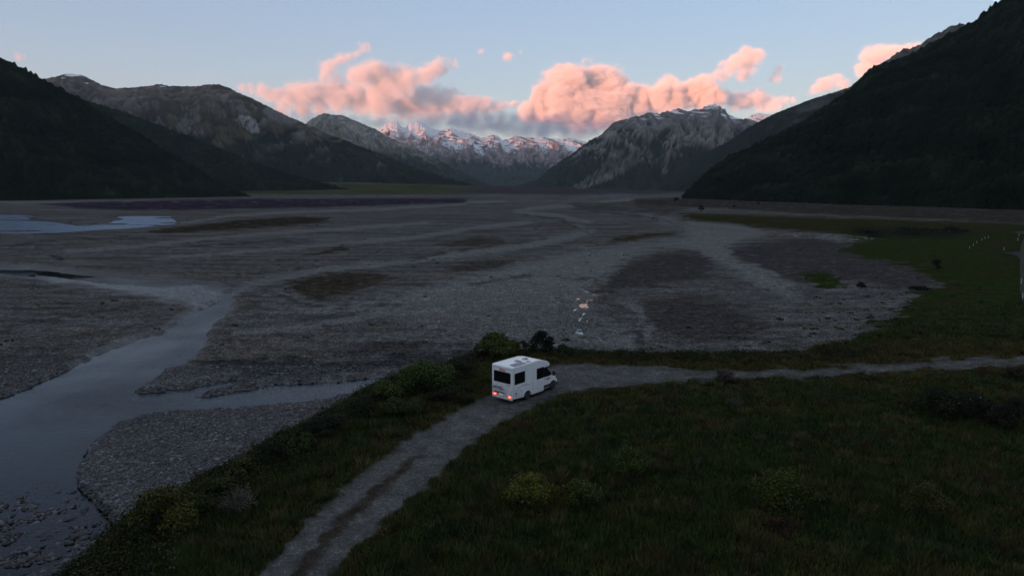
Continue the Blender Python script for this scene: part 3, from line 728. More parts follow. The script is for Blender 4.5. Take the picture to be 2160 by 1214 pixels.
# unseen range added behind the camera, shaped to shade the valley from the sun
u_ = np.linspace(-34000, 22000, 300)
t_ = np.linspace(0, 2, 60)
U_, T_ = np.meshgrid(u_, t_)
hz = 1930 + 60 * fbm(u_ / 2500, u_ * 0, 4, 401)
Yb = -3500 - T_ * 3200
Zb = np.where(T_ < 1, T_, 2 - T_) * hz[None, :] + (np.sin(np.clip(T_ / 2, 0, 1) * math.pi) ** 2 - 1) * 0
Zb = Zb - 3 + np.where(np.abs(T_ - 1) < 0.03, 0, 1) * 160 * (ridged(U_ / 900, T_ * 3, 5, 403) - 0.5) * np.clip(1 - np.abs(T_ - 1), 0, 1)
Zb = np.minimum(Zb, hz[None, :])
me = mesh_np('shading_range', np.stack([U_.ravel(), Yb.ravel(), Zb.ravel()], 1), grid_faces(60, 300))
set_col(me, 'cover', np.tile(FOREST, (U_.size, 1))); set_val(me, 'snow', np.zeros(U_.size))
o = link('shading_range', me, M_FAR); o['kind'] = 'structure'
# ------------------------------------------------------------------ the motorhome
def prism(name, prof, y0, y1, mat, parent, bevel=0.0, segs=3, smooth=True, y_top=None, ztop=None, zlow=None, skip_arch=None):
    """Side outline (x, z) carried across from y0 to y1; y_top narrows it towards the top."""
    bm = bmesh.new()
    def yy(y, z):
        if y_top is None: return y
        k = min(1, max(0, (z - zlow) / (ztop - zlow)))
        return y * (1 - k) + math.copysign(y_top, y) * k
    A = [bm.verts.new((x, yy(y0, z), z)) for x, z in prof]
    B = [bm.verts.new((x, yy(y1, z), z)) for x, z in prof]
    n = len(prof)
    bm.faces.new(A); bm.faces.new(B[::-1])
    for i in range(n):
        bm.faces.new((A[i], B[i], B[(i + 1) % n], A[(i + 1) % n]))
    bmesh.ops.recalc_face_normals(bm, faces=bm.faces)
    if bevel:
        es = []
        for e in bm.edges:
            if len(e.link_faces) == 2 and e.calc_face_angle(0) > 0.5:
                m = (e.verts[0].co + e.verts[1].co) / 2
                if skip_arch and any(math.hypot(m.x - ax, m.z - az) < r for ax, az, r in skip_arch): continue
                es.append(e)
        bmesh.ops.bevel(bm, geom=es, offset=bevel, segments=segs, profile=0.6, affect='EDGES', clamp_overlap=True)
    me = bpy.data.meshes.new(name); bm.to_mesh(me); bm.free()
    o = link(name, me, mat, parent)
    me.polygons.foreach_set('use_smooth', np.ones(len(me.polygons), bool))
    try: me.set_sharp_from_angle(angle=math.radians(32))
    except Exception: pass
    return o

def box(bm, x0, x1, y0, y1, z0, z1):
    v = [bm.verts.new((x, y, z)) for x in (x0, x1) for y in (y0, y1) for z in (z0, z1)]
    for f in ((0, 1, 3, 2), (4, 6, 7, 5), (0, 4, 5, 1), (2, 3, 7, 6), (0, 2, 6, 4), (1, 5, 7, 3)):
        bm.faces.new([v[i] for i in f])

def boxes(name, lst, mat, parent, bevel=0.0):
    bm = bmesh.new()
    for b in lst: box(bm, *b)
    bmesh.ops.recalc_face_normals(bm, faces=bm.faces)
    if bevel:
        bmesh.ops.bevel(bm, geom=list(bm.edges), offset=bevel, segments=2, profile=0.6, affect='EDGES', clamp_overlap=True)
    me = bpy.data.meshes.new(name); bm.to_mesh(me); bm.free()
    return link(name, me, mat, parent)

def rounded_panel(name, pts, r, thick, frame, mat, parent, z=False):
    """A flat panel with rounded corners. frame(a, b, c) turns panel a, b and outward c into local coordinates."""
    out = []
    n = len(pts)
    for i in range(n):
        p = Vector(pts[i]); a = Vector(pts[i - 1]); b = Vector(pts[(i + 1) % n])
        da = (a - p).normalized(); db = (b - p).normalized()
        p0 = p + da * r; p1 = p + db * r
        for k in range(5):
            t = k / 4
            out.append((p0 * (1 - t) ** 2 + p * 2 * t * (1 - t) + p1 * t * t))
    bm = bmesh.new()
    A = [bm.verts.new(frame(q[0], q[1], thick)) for q in out]
    B = [bm.verts.new(frame(q[0], q[1], -0.004)) for q in out]
    bm.faces.new(A)
    m = len(out)
    for i in range(m):
        bm.faces.new((A[i], B[i], B[(i + 1) % m], A[(i + 1) % m]))
    bm.faces.new(B[::-1])
    bmesh.ops.recalc_face_normals(bm, faces=bm.faces)
    me = bpy.data.meshes.new(name); bm.to_mesh(me); bm.free()
    return link(name, me, mat, parent)

def tube(name, paths, r, mat, parent, sides=6, flat=None):
    bm = bmesh.new()
    for path in paths:
        rings = []
        P = [Vector(p) for p in path]
        for i, p in enumerate(P):
            d = (P[min(i + 1, len(P) - 1)] - P[max(i - 1, 0)]).normalized()
            up = Vector((0, 0, 1)) if abs(d.z) < 0.9 else Vector((1, 0, 0))
            s = d.cross(up).normalized(); u2 = s.cross(d)
            ring = []
            for k in range(sides):
                a = 2 * math.pi * k / sides
                w = s * math.cos(a) * r + u2 * math.sin(a) * r
                if flat: w = Vector((w.x * flat[0], w.y * flat[1], w.z * flat[2]))
                ring.append(bm.verts.new(p + w))
            rings.append(ring)
        for a, b in zip(rings, rings[1:]):
            for k in range(sides):
                bm.faces.new((a[k], a[(k + 1) % sides], b[(k + 1) % sides], b[k]))
        bm.faces.new(rings[0][::-1]); bm.faces.new(rings[-1])
    bmesh.ops.recalc_face_normals(bm, faces=bm.faces)
    me = bpy.data.meshes.new(name); bm.to_mesh(me); bm.free()
    return link(name, me, mat, parent, smooth=True)

def text_mesh(name, body, size, mat, parent, mtx, extrude=0.004, shear=0.3, bold=0.0):
    cu = bpy.data.curves.new(name, 'FONT'); cu.body = body; cu.size = size; cu.extrude = extrude; cu.shear = shear; cu.offset = bold
    cu.align_x = 'CENTER'; cu.align_y = 'CENTER'; cu.resolution_u = 3
    tmp = bpy.data.objects.new('tmp_text', cu); COL.objects.link(tmp)
    dg = bpy.context.evaluated_depsgraph_get()
    me = bpy.data.meshes.new_from_object(tmp.evaluated_get(dg), depsgraph=dg)
    bpy.data.objects.remove(tmp); bpy.data.curves.remove(cu)
    me.transform(mtx); me.name = name
    me.materials.clear()
    return link(name, me, mat, parent)

def lathe(name, prof, seg, mat, parent, loc, sy=1):
    """Profile (radius, y) turned round the wheel axis (local y)."""
    bm = bmesh.new(); rings = []
    for r, y in prof:
        rings.append([bm.verts.new((r * math.cos(2 * math.pi * k / seg), y * sy, r * math.sin(2 * math.pi * k / seg))) for k in range(seg)])
    for a, b in zip(rings, rings[1:]):
        for k in range(seg):
            bm.faces.new((a[k], a[(k + 1) % seg], b[(k + 1) % seg], b[k]))
    bm.faces.new(rings[0]); bm.faces.new(rings[-1][::-1])
    bmesh.ops.recalc_face_normals(bm, faces=bm.faces)
    me = bpy.data.meshes.new(name); bm.to_mesh(me); bm.free()
    o = link(name, me, mat, parent, smooth=True); o.location = loc
    try: me.set_sharp_from_angle(angle=math.radians(40))
    except Exception: pass
    return o

M_WHITE = pmat('gelcoat_white', (.86, .87, .88), 0.38, noise=0.05, nscale=1.6, coat=0.2)
M_CABW = pmat('paint_white', (.86, .87, .88), 0.3, coat=0.5, noise=0.03)
M_GLASS = pmat('dark_glass', (.010, .011, .012), 0.12, spec=0.25)
M_BLACK = pmat('black_plastic', (.018, .019, .021), 0.55, noise=0.1)
M_RUB = pmat('tyre_rubber', (.016, .016, .017), 0.85, noise=0.25, nscale=20)
M_RIM = pmat('rim_steel', (.30, .31, .32), 0.4, metal=0.7)
M_GREY = pmat('rack_aluminium', (.22, .23, .24), 0.4, metal=0.6)
M_STRIPE = pmat('stripe_grey', (.10, .11, .12), 0.5)
M_RED = pmat('sign_red', (.62, .045, .015), 0.5)
M_LAMP = pmat('tail_lamp_lit', (.60, .03, .02), 0.3, emit=(1.0, .075, .035), estr=0.8)
M_LAMPH = pmat('tail_lamp_core', (.8, .3, .2), 0.3, emit=(1.0, .38, .22), estr=1.5)
M_PLATE = pmat('number_plate', (.75, .76, .74), 0.4, emit=(1, .98, .92), estr=0.22)  # plate glows faintly by itself, in place of light falling on it
M_SOLAR = pmat('solar_cells', (.085, .10, .125), 0.25, noise=0.25, nscale=30)
M_HATCH = pmat('roof_hatch_tint', (.045, .048, .058), 0.3)
M_SEAM = pmat('panel_seam', (.36, .37, .38), 0.6)

def grime(m, z0=0.3, z1=1.5, col=(.30, .28, .25), amt=0.55):
    """Road dirt splashed up the lower panels, heavier low down, broken by noise."""
    nt = m.node_tree; b = nt.nodes['Principled BSDF']; src = b.inputs['Base Color'].links[0].from_socket
    t = nt.nodes.new('ShaderNodeTexCoord'); sp = nt.nodes.new('ShaderNodeSeparateXYZ'); nt.links.new(t.outputs['Object'], sp.inputs[0])
    r = nt.nodes.new('ShaderNodeMapRange'); r.inputs[1].default_value = z0; r.inputs[2].default_value = z1; r.inputs[3].default_value = amt; r.inputs[4].default_value = 0.04
    nt.links.new(sp.outputs[2], r.inputs[0])
    mp = nt.nodes.new('ShaderNodeMapping'); mp.inputs['Scale'].default_value = (3, 3, 0.7); nt.links.new(t.outputs['Object'], mp.inputs[0])
    n = nt.nodes.new('ShaderNodeTexNoise'); n.inputs['Scale'].default_value = 2.2; n.inputs['Detail'].default_value = 6; nt.links.new(mp.outputs[0], n.inputs['Vector'])
    k = nt.nodes.new('ShaderNodeMath'); k.operation = 'MULTIPLY'; nt.links.new(r.outputs[0], k.inputs[0]); nt.links.new(n.outputs['Fac'], k.inputs[1])
    mx = nt.nodes.new('ShaderNodeMix'); mx.data_type = 'RGBA'; nt.links.new(k.outputs[0], mx.inputs[0]); nt.links.new(src, mx.inputs[6]); mx.inputs[7].default_value = (*col, 1)
    nt.links.new(mx.outputs[2], b.inputs['Base Color'])
grime(M_WHITE); grime(M_CABW)
YR, YL = -1.2, 1.2
HEAD = math.radians(49)
_a = np.array(at(1082, 842.8, 0.45)); _n = np.array([-math.sin(HEAD), math.cos(HEAD)])
_o = _a + _n * 1.2
mh_ = empty('motorhome', (_o[0], _o[1], 0.0), HEAD, 'white motorhome with lit tail lamps parked on the gravel track', 'motorhome')
RW, FW = 1.92, 5.80         # wheel centres
arch = [(RW + 0.49 * math.cos(a), 0.36 + 0.49 * math.sin(a)) for a in np.linspace(math.pi, 0, 15)]
arch = [(x, max(z, 0.32)) for x, z in arch]
prof = [(0.0, 0.46), (0.0, 3.12), (0.06, 3.2), (3.45, 3.2), (4.1, 3.10), (4.62, 2.93), (4.92, 2.74), (5.04, 2.58), (5.02, 2.46), (4.9, 2.42), (4.2, 2.42), (4.2, 0.32)] + [(RW + 0.49, 0.32)] + [p for p in arch[::-1][1:-1]] + [(RW - 0.49, 0.36)]
prism('body', prof, YR, YL, M_WHITE, mh_, 0.075, 4, skip_arch=[(RW, 0.36, 0.56)])
# raised rim of the roof and the lip over the rear wall
boxes('roof_rail', [(0.12, 3.5, YR + 0.06, YR + 0.11, 3.195, 3.235), (0.12, 3.5, YL - 0.11, YL - 0.06, 3.195, 3.235), (3.66, 3.72, YR + 0.2, YL - 0.2, 3.12, 3.2)], M_WHITE, mh_, 0.01)
boxes('trim_strip', [(-0.008, 0.004, YR + 0.10, YL - 0.10, 2.985, 3.01)], M_SEAM, mh_)
boxes('corner_trim', [(0.10, 0.125, YR - 0.006, YR + 0.004, 0.5, 3.08)], M_SEAM, mh_)
boxes('panel_joint', [(1.66, 1.675, YR - 0.005, YR + 0.003, 0.95, 2.95)], M_SEAM, mh_)
boxes('skirt_joint', [(0.15, RW - 0.6, YR - 0.004, YR + 0.003, 1.085, 1.097)], M_SEAM, mh_)
boxes('underbody', [(0.25, 1.35, -1.0, 1.0, 0.33, 0.50), (1.35, 2.5, -0.85, 0.85, 0.4, 0.9), (2.5, 5.2, -0.9, 0.9, 0.28, 0.5)], M_BLACK, mh_)
# cab
farch = [(FW + 0.44 * math.cos(a), max(0.34, 0.37 + 0.44 * math.sin(a))) for a in np.linspace(0, math.pi, 13)]
cprof = [(4.25, 0.36), (4.25, 2.44), (4.72, 2.42), (4.86, 2.30), (5.62, 1.50), (5.90, 1.40), (6.18, 1.24), (6.36, 1.02), (6.42, 0.80), (6.42, 0.50), (6.36, 0.36)] + farch
prism('cab', cprof, -0.99, 0.99, M_CABW, mh_, 0.05, 3, y_top=0.84, ztop=2.44, zlow=1.1, skip_arch=[(FW, 0.37, 0.52)])
def cab_y(z, s=-1):
    k = min(1, max(0, (z - 1.1) / 1.34)); return s * (0.99 * (1 - k) + 0.84 * k)
for s in (-1, 1):
    w_ = rounded_panel('cab_window', [(4.46, 1.42), (5.30, 1.40), (5.60, 1.46), (5.56, 1.58), (4.98, 2.24), (4.50, 2.27)], 0.035, 0.006, lambda a, b, c, s=s: (a, cab_y(b, s) + s * c, b), M_GLASS, mh_)
    f_ = boxes('cab_step', [(4.26, 5.33, s * 0.99 if s > 0 else -1.015, 1.015 if s > 0 else -0.99, 0.44, 0.68)], M_BLACK, mh_)
    # front wheel arch trim
    tube('wheel_arch_trim', [[(FW + 0.48 * math.cos(a), s * 0.995, 0.37 + 0.48 * math.sin(a)) for a in np.linspace(-0.1, math.pi + 0.1, 17)]], 0.045, M_BLACK, mh_, flat=(1, 0.5, 1))
    mir = prism('wing_mirror', [(5.50, 1.42), (5.66, 1.42), (5.68, 1.82), (5.54, 1.84)], s * 1.12 if s > 0 else -1.34, 1.34 if s > 0 else -1.12, M_BLACK, mh_, 0.03, 2)
    tube('mirror_arm', [[(5.56, s * 0.95, 1.48), (5.6, s * 1.2, 1.50)]], 0.03, M_BLACK, mir)
    boxes('door_handle', [(4.56, 4.72, s * 0.985 if s > 0 else -1.02, 1.02 if s > 0 else -0.985, 1.235, 1.265)], M_BLACK, mh_)
    prism('headlamp', [(6.15, 0.95), (6.17, 1.20), (6.30, 1.08), (6.37, 0.93)], s * 0.72 if s > 0 else -0.985, 0.985 if s > 0 else -0.72, pmat('headlamp_glass', (.35, .37, .4), 0.15), mh_, 0.01)
rounded_panel('windscreen', [(4.93, -0.80), (5.57, -0.90), (5.57, 0.90), (4.93, 0.80)], 0.06, 0.008, lambda a, b, c: (a + c * 0.75, b, 2.30 - (a - 4.86) * 1.0526 + c * 0.7), M_GLASS, mh_)
prism('front_bumper', [(5.98 + 0.28, 0.34), (6.26, 0.62), (6.44, 0.66), (6.48, 0.56), (6.46, 0.36), (6.40, 0.30)], -1.0, 1.0, M_BLACK, mh_, 0.03, 2)
# wheels
def wheel(x, y, s, dual=False):
    t = empty('wheel', (x, y, 0.36)); t.parent = mh_
    lathe('tyre', [(0.20, -0.10), (0.33, -0.10), (0.36, -0.06), (0.36, 0.06), (0.33, 0.10), (0.235, 0.105)], 28, M_RUB, t, (0, 0, 0), s)
    lathe('rim', [(0.01, -0.05), (0.20, -0.08), (0.235, 0.09), (0.215, 0.108), (0.19, 0.075), (0.10, 0.06), (0.085, 0.10), (0.01, 0.105)], 20, M_RIM, t, (0, 0, 0), s)
    return t
for s in (-1, 1):
    wheel(RW, s * 1.06, s); wheel(FW, s * 0.89, s)
# windows
side = lambda a, b, c: (a, YR - c, b)
rear = lambda a, b, c: (-c, a, b)
def window(pts, frame, r=0.07, th=0.012):
    w = rounded_panel('window', [(p[0] + (0.03 if p[0] > pts[0][0] + .1 else -0.03), p[1] + (0.03 if p[1] > pts[0][1] + .1 else -0.03)) for p in pts], r, th * 0.5, frame, M_BLACK, mh_)
    rounded_panel('pane', pts, r, th, frame, M_GLASS, w)
    return w
window([(0.24, 1.70), (1.55, 1.70), (1.55, 2.63), (0.24, 2.63)], side)
window([(3.2, 1.54), (4.14, 1.54), (4.14, 2.47), (3.2, 2.47)], side)
rounded_panel('rear_window', [(YR + 0.27, 1.73), (YL - 0.22, 1.73), (YL - 0.24, 2.69), (YR + 0.27, 2.69)], 0.10, 0.012, rear, M_GLASS, mh_)
lside = lambda a, b, c: (a, YL + c, b)
window([(0.4, 1.70), (1.6, 1.70), (1.6, 2.60), (0.4, 2.60)], lside)
rounded_panel('side_door', [(2.5, 0.5), (3.15, 0.5), (3.15, 2.4), (2.5, 2.4)], 0.06, 0.012, lside, M_WHITE, mh_)
# hatches and vents on the side
def hatch(name, x0, x1, z0, z1, mat=M_WHITE, th=0.010):
    fr = rounded_panel(name, [(x0, z0), (x1, z0), (x1, z1), (x0, z1)], 0.03, th, side, M_SEAM, mh_)
    rounded_panel('hatch_lid', [(x0 + .02, z0 + .02), (x1 - .02, z0 + .02), (x1 - .02, z1 - .02), (x0 + .02, z1 - .02)], 0.02, th + 0.004, side, mat, fr)
    return fr
hatch('service_hatch', 2.60, 2.93, 0.84, 1.34)
hatch('service_hatch', 3.72, 3.98, 0.98, 1.14)
hatch('locker_door', 0.60, 1.28, 0.55, 0.86)
boxes('filler_cap', [(0.34, 0.44, YR - 0.02, YR, 0.80, 1.0)], M_BLACK, mh_, 0.006)
boxes('power_inlet', [(0.34, 0.46, YR - 0.016, YR, 0.66, 0.76)], M_GREY, mh_, 0.004)
boxes('vent_cover', [(1.02, 1.10, YR - 0.018, YR, 0.98, 1.06)], M_BLACK, mh_, 0.004)
boxes('side_marker', [(1.90, 1.95, YR - 0.014, YR, 2.62, 2.67)], M_SEAM, mh_, 0.003)
tube('rear_arch_lip', [[(RW + 0.51 * math.cos(a), YR - 0.002, 0.36 + 0.51 * math.sin(a)) for a in np.linspace(0.0, math.pi, 17)]], 0.03, M_WHITE, mh_, flat=(1, 0.6, 1))
# painted swooshes
def bez(p, n=22):
    p = [Vector(q) for q in p]
    return [(p[0] * (1 - t) ** 3 + p[1] * 3 * t * (1 - t) ** 2 + p[2] * 3 * t * t * (1 - t) + p[3] * t ** 3) for t in np.linspace(0, 1, n)]
def sw(pts, r):
    return tube('swoosh_stripe', [[(q[0], YR - 0.001, q[1]) for q in bez(pts)]], r, M_STRIPE, mh_, flat=(1, 0.25, 1), sides=5)
sw([(0.50, 1.12), (0.80, 1.42), (1.30, 1.50), (1.95, 1.33)], 0.020)
sw([(1.85, 1.34), (2.30, 1.22), (2.70, 1.36), (2.86, 1.72)], 0.013)
sw([(1.20, 1.52), (1.55, 1.60), (1.80, 1.48), (2.15, 1.32)], 0.011)
# lettering
def mtx_rear(y, z):
    return Matrix(((0, 0, -1, -0.002), (-1, 0, 0, y), (0, 1, 0, z), (0, 0, 0, 1)))
def mtx_side(x, yy_, z):
    return Matrix(((1, 0, 0, x), (0, 0, -1, yy_), (0, 1, 0, z), (0, 0, 0, 1)))
text_mesh('lettering', 'Britz', 0.34, M_RED, mh_, mtx_rear(0.02, 2.83), bold=0.008)
text_mesh('lettering', 'Britz', 0.26, M_RED, mh_, mtx_side(5.10, -1.0, 1.20), bold=0.006)
boxes('small_lettering', [(-0.008, 0.0, y, y + w_, 1.545, 1.59) for y, w_ in ((-0.90, .07), (-0.81, .10), (-0.69, .05), (-0.62, .12), (-0.48, .08))], M_STRIPE, mh_)
# tail lamps, plate, bike rack
for y in (0.86, -0.83):
    l_ = rounded_panel('tail_lamp', [(y - 0.24, 0.52), (y + 0.24, 0.52), (y + 0.24, 0.71), (y - 0.24, 0.71)], 0.03, 0.03, rear, M_LAMP, mh_)
    rounded_panel('lamp_bulb', [(y - 0.16, 0.57), (y + 0.10, 0.57), (y + 0.10, 0.66), (y - 0.16, 0.66)], 0.03, 0.036, rear, M_LAMPH, l_)
    boxes('lamp_surround', [(-0.02, 0.0, y - 0.30 if y > 0 else y + 0.24, y - 0.24 if y > 0 else y + 0.30, 0.54, 0.70)], M_BLACK, l_)
pl = rounded_panel('number_plate', [(-0.02, 0.60), (0.38, 0.60), (0.38, 0.72), (-0.02, 0.72)], 0.01, 0.012, rear, M_PLATE, mh_)
boxes('plate_lettering', [(-0.015, -0.010, y, y + 0.035, 0.63, 0.69) for y in (0.01, 0.065, 0.12, 0.21, 0.265, 0.32)], M_BLACK, pl)
for q in [(-1.10, -1.05, 1.05, 1.12), (-1.10, -1.05, 0.84, 0.90), (1.03, 1.08, 1.28, 1.34), (1.03, 1.08, 1.08, 1.13), (-0.98, -0.88, 0.84, 0.88)]:
    boxes('marker_light', [(-0.012, 0) + q], M_BLACK, mh_)
rk = tube('bike_rack', [[(-0.30, 1.00, 1.25), (-0.30, -0.42, 1.25)], [(-0.30, 0.98, 0.92), (-0.30, -0.42, 0.92)], [(-0.16, 0.98, 0.90), (-0.16, -0.42, 0.90)],
     [(-0.02, 0.62, 1.48), (-0.16, 0.62, 1.42), (-0.30, 0.62, 0.92)], [(-0.02, -0.02, 1.48), (-0.16, -0.02, 1.42), (-0.30, -0.02, 0.92)], [(-0.02, 0.62, 0.92), (-0.34, 0.62, 0.92)], [(-0.02, -0.02, 0.92), (-0.34, -0.02, 0.92)],
     [(-0.30, 0.62, 1.25), (-0.02, 0.62, 1.25)], [(-0.30, -0.02, 1.25), (-0.02, -0.02, 1.25)]], 0.020, M_GREY, mh_)
for y, z in ((0.66, 1.40), (0.48, 1.40), (0.26, 1.40), (0.10, 1.40), (-0.06, 1.40), (0.5, 0.96), (0.1, 0.96), (0.8, 1.27), (-0.3, 0.95), (-0.25, 1.24)):
    boxes('rack_clamp', [(-0.36, -0.27, y - 0.05, y + 0.05, z - 0.04, z + 0.04)], M_BLACK, rk, 0.012)
boxes('rear_bumper', [(-0.05, 0.10, -1.12, 1.12, 0.34, 0.46)], M_WHITE, mh_, 0.02)
# roof fittings
boxes('solar_panel', [(0.48, 1.95, -1.06, -0.42, 3.235, 3.26)], M_SOLAR, mh_, 0.004)
def rhatch(x, y, s=0.2, sy_=0.28):
    h = boxes('roof_hatch', [(x - s, x + s, y - sy_, y + sy_, 3.2, 3.26)], M_WHITE, mh_, 0.012)
    boxes('hatch_cover', [(x - s + .03, x + s - .03, y - sy_ + .03, y + sy_ - .03, 3.262, 3.29)], M_HATCH, h, 0.012)
rhatch(1.90, -0.10, 0.2, 0.30); rhatch(2.88, -0.12, 0.2, 0.28); rhatch(2.38, -0.98 + 0.08, 0.16, 0.17)
boxes('roof_aerial', [(3.15, 3.21, 0.02, 0.08, 3.19, 3.28)], M_BLACK, mh_, 0.01)
boxes('roof_lamp', [(3.3, 3.34, 0.0, 0.1, 3.19, 3.25)], M_BLACK, mh_, 0.01)
# ------------------------------------------------------------------ plants
G_BANK = 'shrubs along the top of the riverbank'
def leaf_material(name, scale=1.0):
    m, nt, b = mat_new(name)
    a = nt.nodes.new('ShaderNodeAttribute'); a.attribute_name = 'cover'
    nt.links.new(a.outputs['Color'], b.inputs['Base Color'])
    b.inputs['Roughness'].default_value = 0.75
    b.inputs['Specular IOR Level'].default_value = 0.15
    return m
M_LEAF = leaf_material('foliage')
M_GRASS = leaf_material('grass_blades')
M_TWIG = pmat('twigs', (.075, .062, .05), 0.9, noise=0.3, nscale=5)
M_DEADTWIG = pmat('bleached_twigs', (.085, .076, .066), 0.9, noise=0.3, nscale=5)
M_STEM = pmat('stems', (.03, .025, .018), 0.9, noise=0.3)

def leaves_mesh(name, P, N, size, cols, rng, aspect=0.55):
    """Leaf quads at points P facing roughly N."""
    n = len(P)
    r = rng.normal(size=(n, 3)); N = N + r * 0.55
    N /= np.linalg.norm(N, axis=1)[:, None] + 1e-9
    t = np.cross(N, rng.normal(size=(n, 3))); t /= np.linalg.norm(t, axis=1)[:, None] + 1e-9
    b = np.cross(N, t)
    s = (size * rng.uniform(0.6, 1.4, n))[:, None]
    v = np.stack([P - t * s, P + b * s * aspect, P + t * s, P - b * s * aspect], 1).reshape(-1, 3)
    me = mesh_np(name, v, np.arange(n * 4).reshape(-1, 4), False)
    set_col(me, 'cover', np.repeat(cols, 4, axis=0))
    return me

def shrub(u, v, w_px, h_px, label, color, name='shrub', level=0.0, n=None, seed=0, lobes=9, leaf=0.07, tip=None, cat='shrub', group=None, flowers=None, depth=0.8, zoff=0.0):
    """A bush standing where the photo shows its foot at (u, v): lumpy crown of small leaves over forked stems."""
    rng = np.random.default_rng(seed + 100)
    x, y = at(u, v, level)
    x = float(x); y = float(y)
    z = float(ground_height(np.array([x]), np.array([y]))[0])
    dist = math.hypot(y, H)
    W = w_px * dist / FPX / 2 * (1.3 if group == G_BANK else 1.12); Hh = h_px * dist / FPX * 1.12
    root = empty(name, (x, y, z + zoff), 0, label, cat, group)
    dens = min(14000, max(1200, int(W * W * 3.1 * 420))) if n is None else n
    # lobes
    la = rng.uniform(0, 2 * math.pi, lobes); lr = np.sqrt(rng.uniform(0.0, 1, lobes)) * 0.68
    C = np.stack([np.cos(la) * lr * W, np.sin(la) * lr * W * depth, Hh * (0.20 + 0.62 * (1 - lr / 0.68) ** 0.7 + rng.uniform(-0.06, 0.10, lobes))], 1)
    R = W * rng.uniform(0.30, 0.48, lobes)
    k = rng.integers(0, lobes, dens)
    d = rng.normal(size=(dens, 3)); d /= np.linalg.norm(d, axis=1)[:, None]
    d[:, 2] = np.where(d[:, 2] < -0.35, -d[:, 2], d[:, 2])
    rr = rng.uniform(0.45, 1.0, dens) ** 0.5
    fr = 1 + 0.32 * perlin(d[:, 0] * 3 + k * 3.7, d[:, 1] * 3 + d[:, 2] * 2.2, seed)
    P = C[k] + d * (R[k] * rr * fr)[:, None] * np.array([1, depth, min(1.0, Hh / W * 0.8)])
    P[:, 2] = np.clip(P[:, 2], 0.02, None)
    base = np.array(color) * 1.5
    clump = fbm(P[:, 0] * 2.3 + seed, P[:, 2] * 2.3 + P[:, 1], 3, seed)
    cols = base[None] * (1 + 0.5 * clump + rng.uniform(-0.3, 0.3, dens))[:, None]
    if tip is not None:
        tm = smooth(0.78, 1.0, rr) * smooth(-0.2, 0.5, d[:, 2])
        cols = cols * (1 - tm[:, None]) + np.array(tip)[None] * 1.35 * tm[:, None] * (1 + rng.uniform(-0.3, 0.4, dens))[:, None]
    if flowers is not None:
        f = rng.random(dens) < 0.012
        f &= (d[:, 2] > 0.1) & (rr > 0.85)
        cols[f] = flowers
    me = leaves_mesh('crown', P, d, leaf, np.clip(cols, 0.002, 1), rng)
    link('crown', me, M_LEAF, root)
    paths = []
    for i in range(min(lobes, 7)):
        c = C[i]
        paths.append([(c[0] * 0.1, c[1] * 0.1, -0.15), (c[0] * 0.4, c[1] * 0.4, c[2] * 0.45), tuple(c * 0.95)])
    tube('stems', paths, max(0.02, W * 0.022), M_STEM, root, sides=5)
    return root

def twiggy(u, v, w_px, h_px, label, mat, level=0.0, seed=0, n=70, name='dead_shrub', thick=0.012, cat='shrub'):
    rng = random.Random(seed)
    x, y = at(u, v, level); x = float(x); y = float(y)
    z = float(ground_height(np.array([x]), np.array([y]))[0])
    dist = math.hypot(y, H); W = w_px * dist / FPX / 2; Hh = h_px * dist / FPX * 1.1
    root = empty(name, (x, y, z), 0, label, cat)
    paths = []
    for i in range(n):
        a = rng.uniform(0, 2 * math.pi); r = W * rng.uniform(0.35, 1.0); h = Hh * rng.uniform(0.35, 1.0) * (1.1 - 0.5 * r / W)
        p0 = Vector((rng.uniform(-.15, .15) * W, rng.uniform(-.15, .15) * W, 0))
        p3 = Vector((math.cos(a) * r, math.sin(a) * r * 0.8, h))
        p1 = p0 + Vector((math.cos(a) * r * 0.15, math.sin(a) * r * .15, h * 0.6))
        p2 = p3 + Vector((-math.cos(a) * r * .4, -math.sin(a) * r * .4, Hh * 0.12))
        pts = [p0 * (1 - t) ** 3 + p1 * 3 * t * (1 - t) ** 2 + p2 * 3 * t * t * (1 - t) + p3 * t ** 3 for t in (0, .25, .5, .75, 1)]
        paths.append(pts)
        for j in range(3):
            q = pts[rng.choice((2, 3))]
            dd = Vector((rng.uniform(-1, 1), rng.uniform(-1, 1), rng.uniform(-.2, .9))) * W * 0.32
            paths.append([q, q + dd * 0.5 + Vector((0, 0, .03)), q + dd])
    tube('twigs', paths, thick, mat, root, sides=3)
    return root

G_BANK = 'shrubs along the top of the riverbank'
YG = (.040, .048, .008); DG = (.012, .016, .007); MG = (.022, .032, .009); TIPY = (.055, .062, .014)
# along the bank, from the far end to the near end
shrub(1048, 752, 92, 38, 'broad round green shrub right behind the motorhome', (.022,.028,.008), seed=1, group=G_BANK, leaf=.10, tip=(.045,.05,.012), lobes=12)
shrub(1143, 742, 46, 44, 'upright black-green shrub standing against the gravel just past the motorhome roof', (.006,.008,.005), seed=2, group=G_BANK, leaf=.08, lobes=14, n=5000, depth=.9)
shrub(1104, 738, 26, 24, 'small reddish-brown shrub between the two shrubs behind the motorhome', (.036,.022,.018), seed=3, group=G_BANK, leaf=.06, lobes=5)
shrub(1190, 744, 40, 16, 'low dark green shrub on the bank edge below the glinting puddles', (.014,.020,.008), seed=4, group=G_BANK, leaf=.07, lobes=6)
shrub(900, 828, 110, 62, 'large leafy green shrub, biggest on the bank left of the motorhome', (.020,.034,.009), seed=5, group=G_BANK, leaf=.09, tip=(.04,.055,.012), lobes=14)
shrub(968, 800, 60, 36, 'brownish green shrub left of the motorhome near its rear', (.018,.018,.009), seed=6, group=G_BANK, leaf=.07, lobes=8)
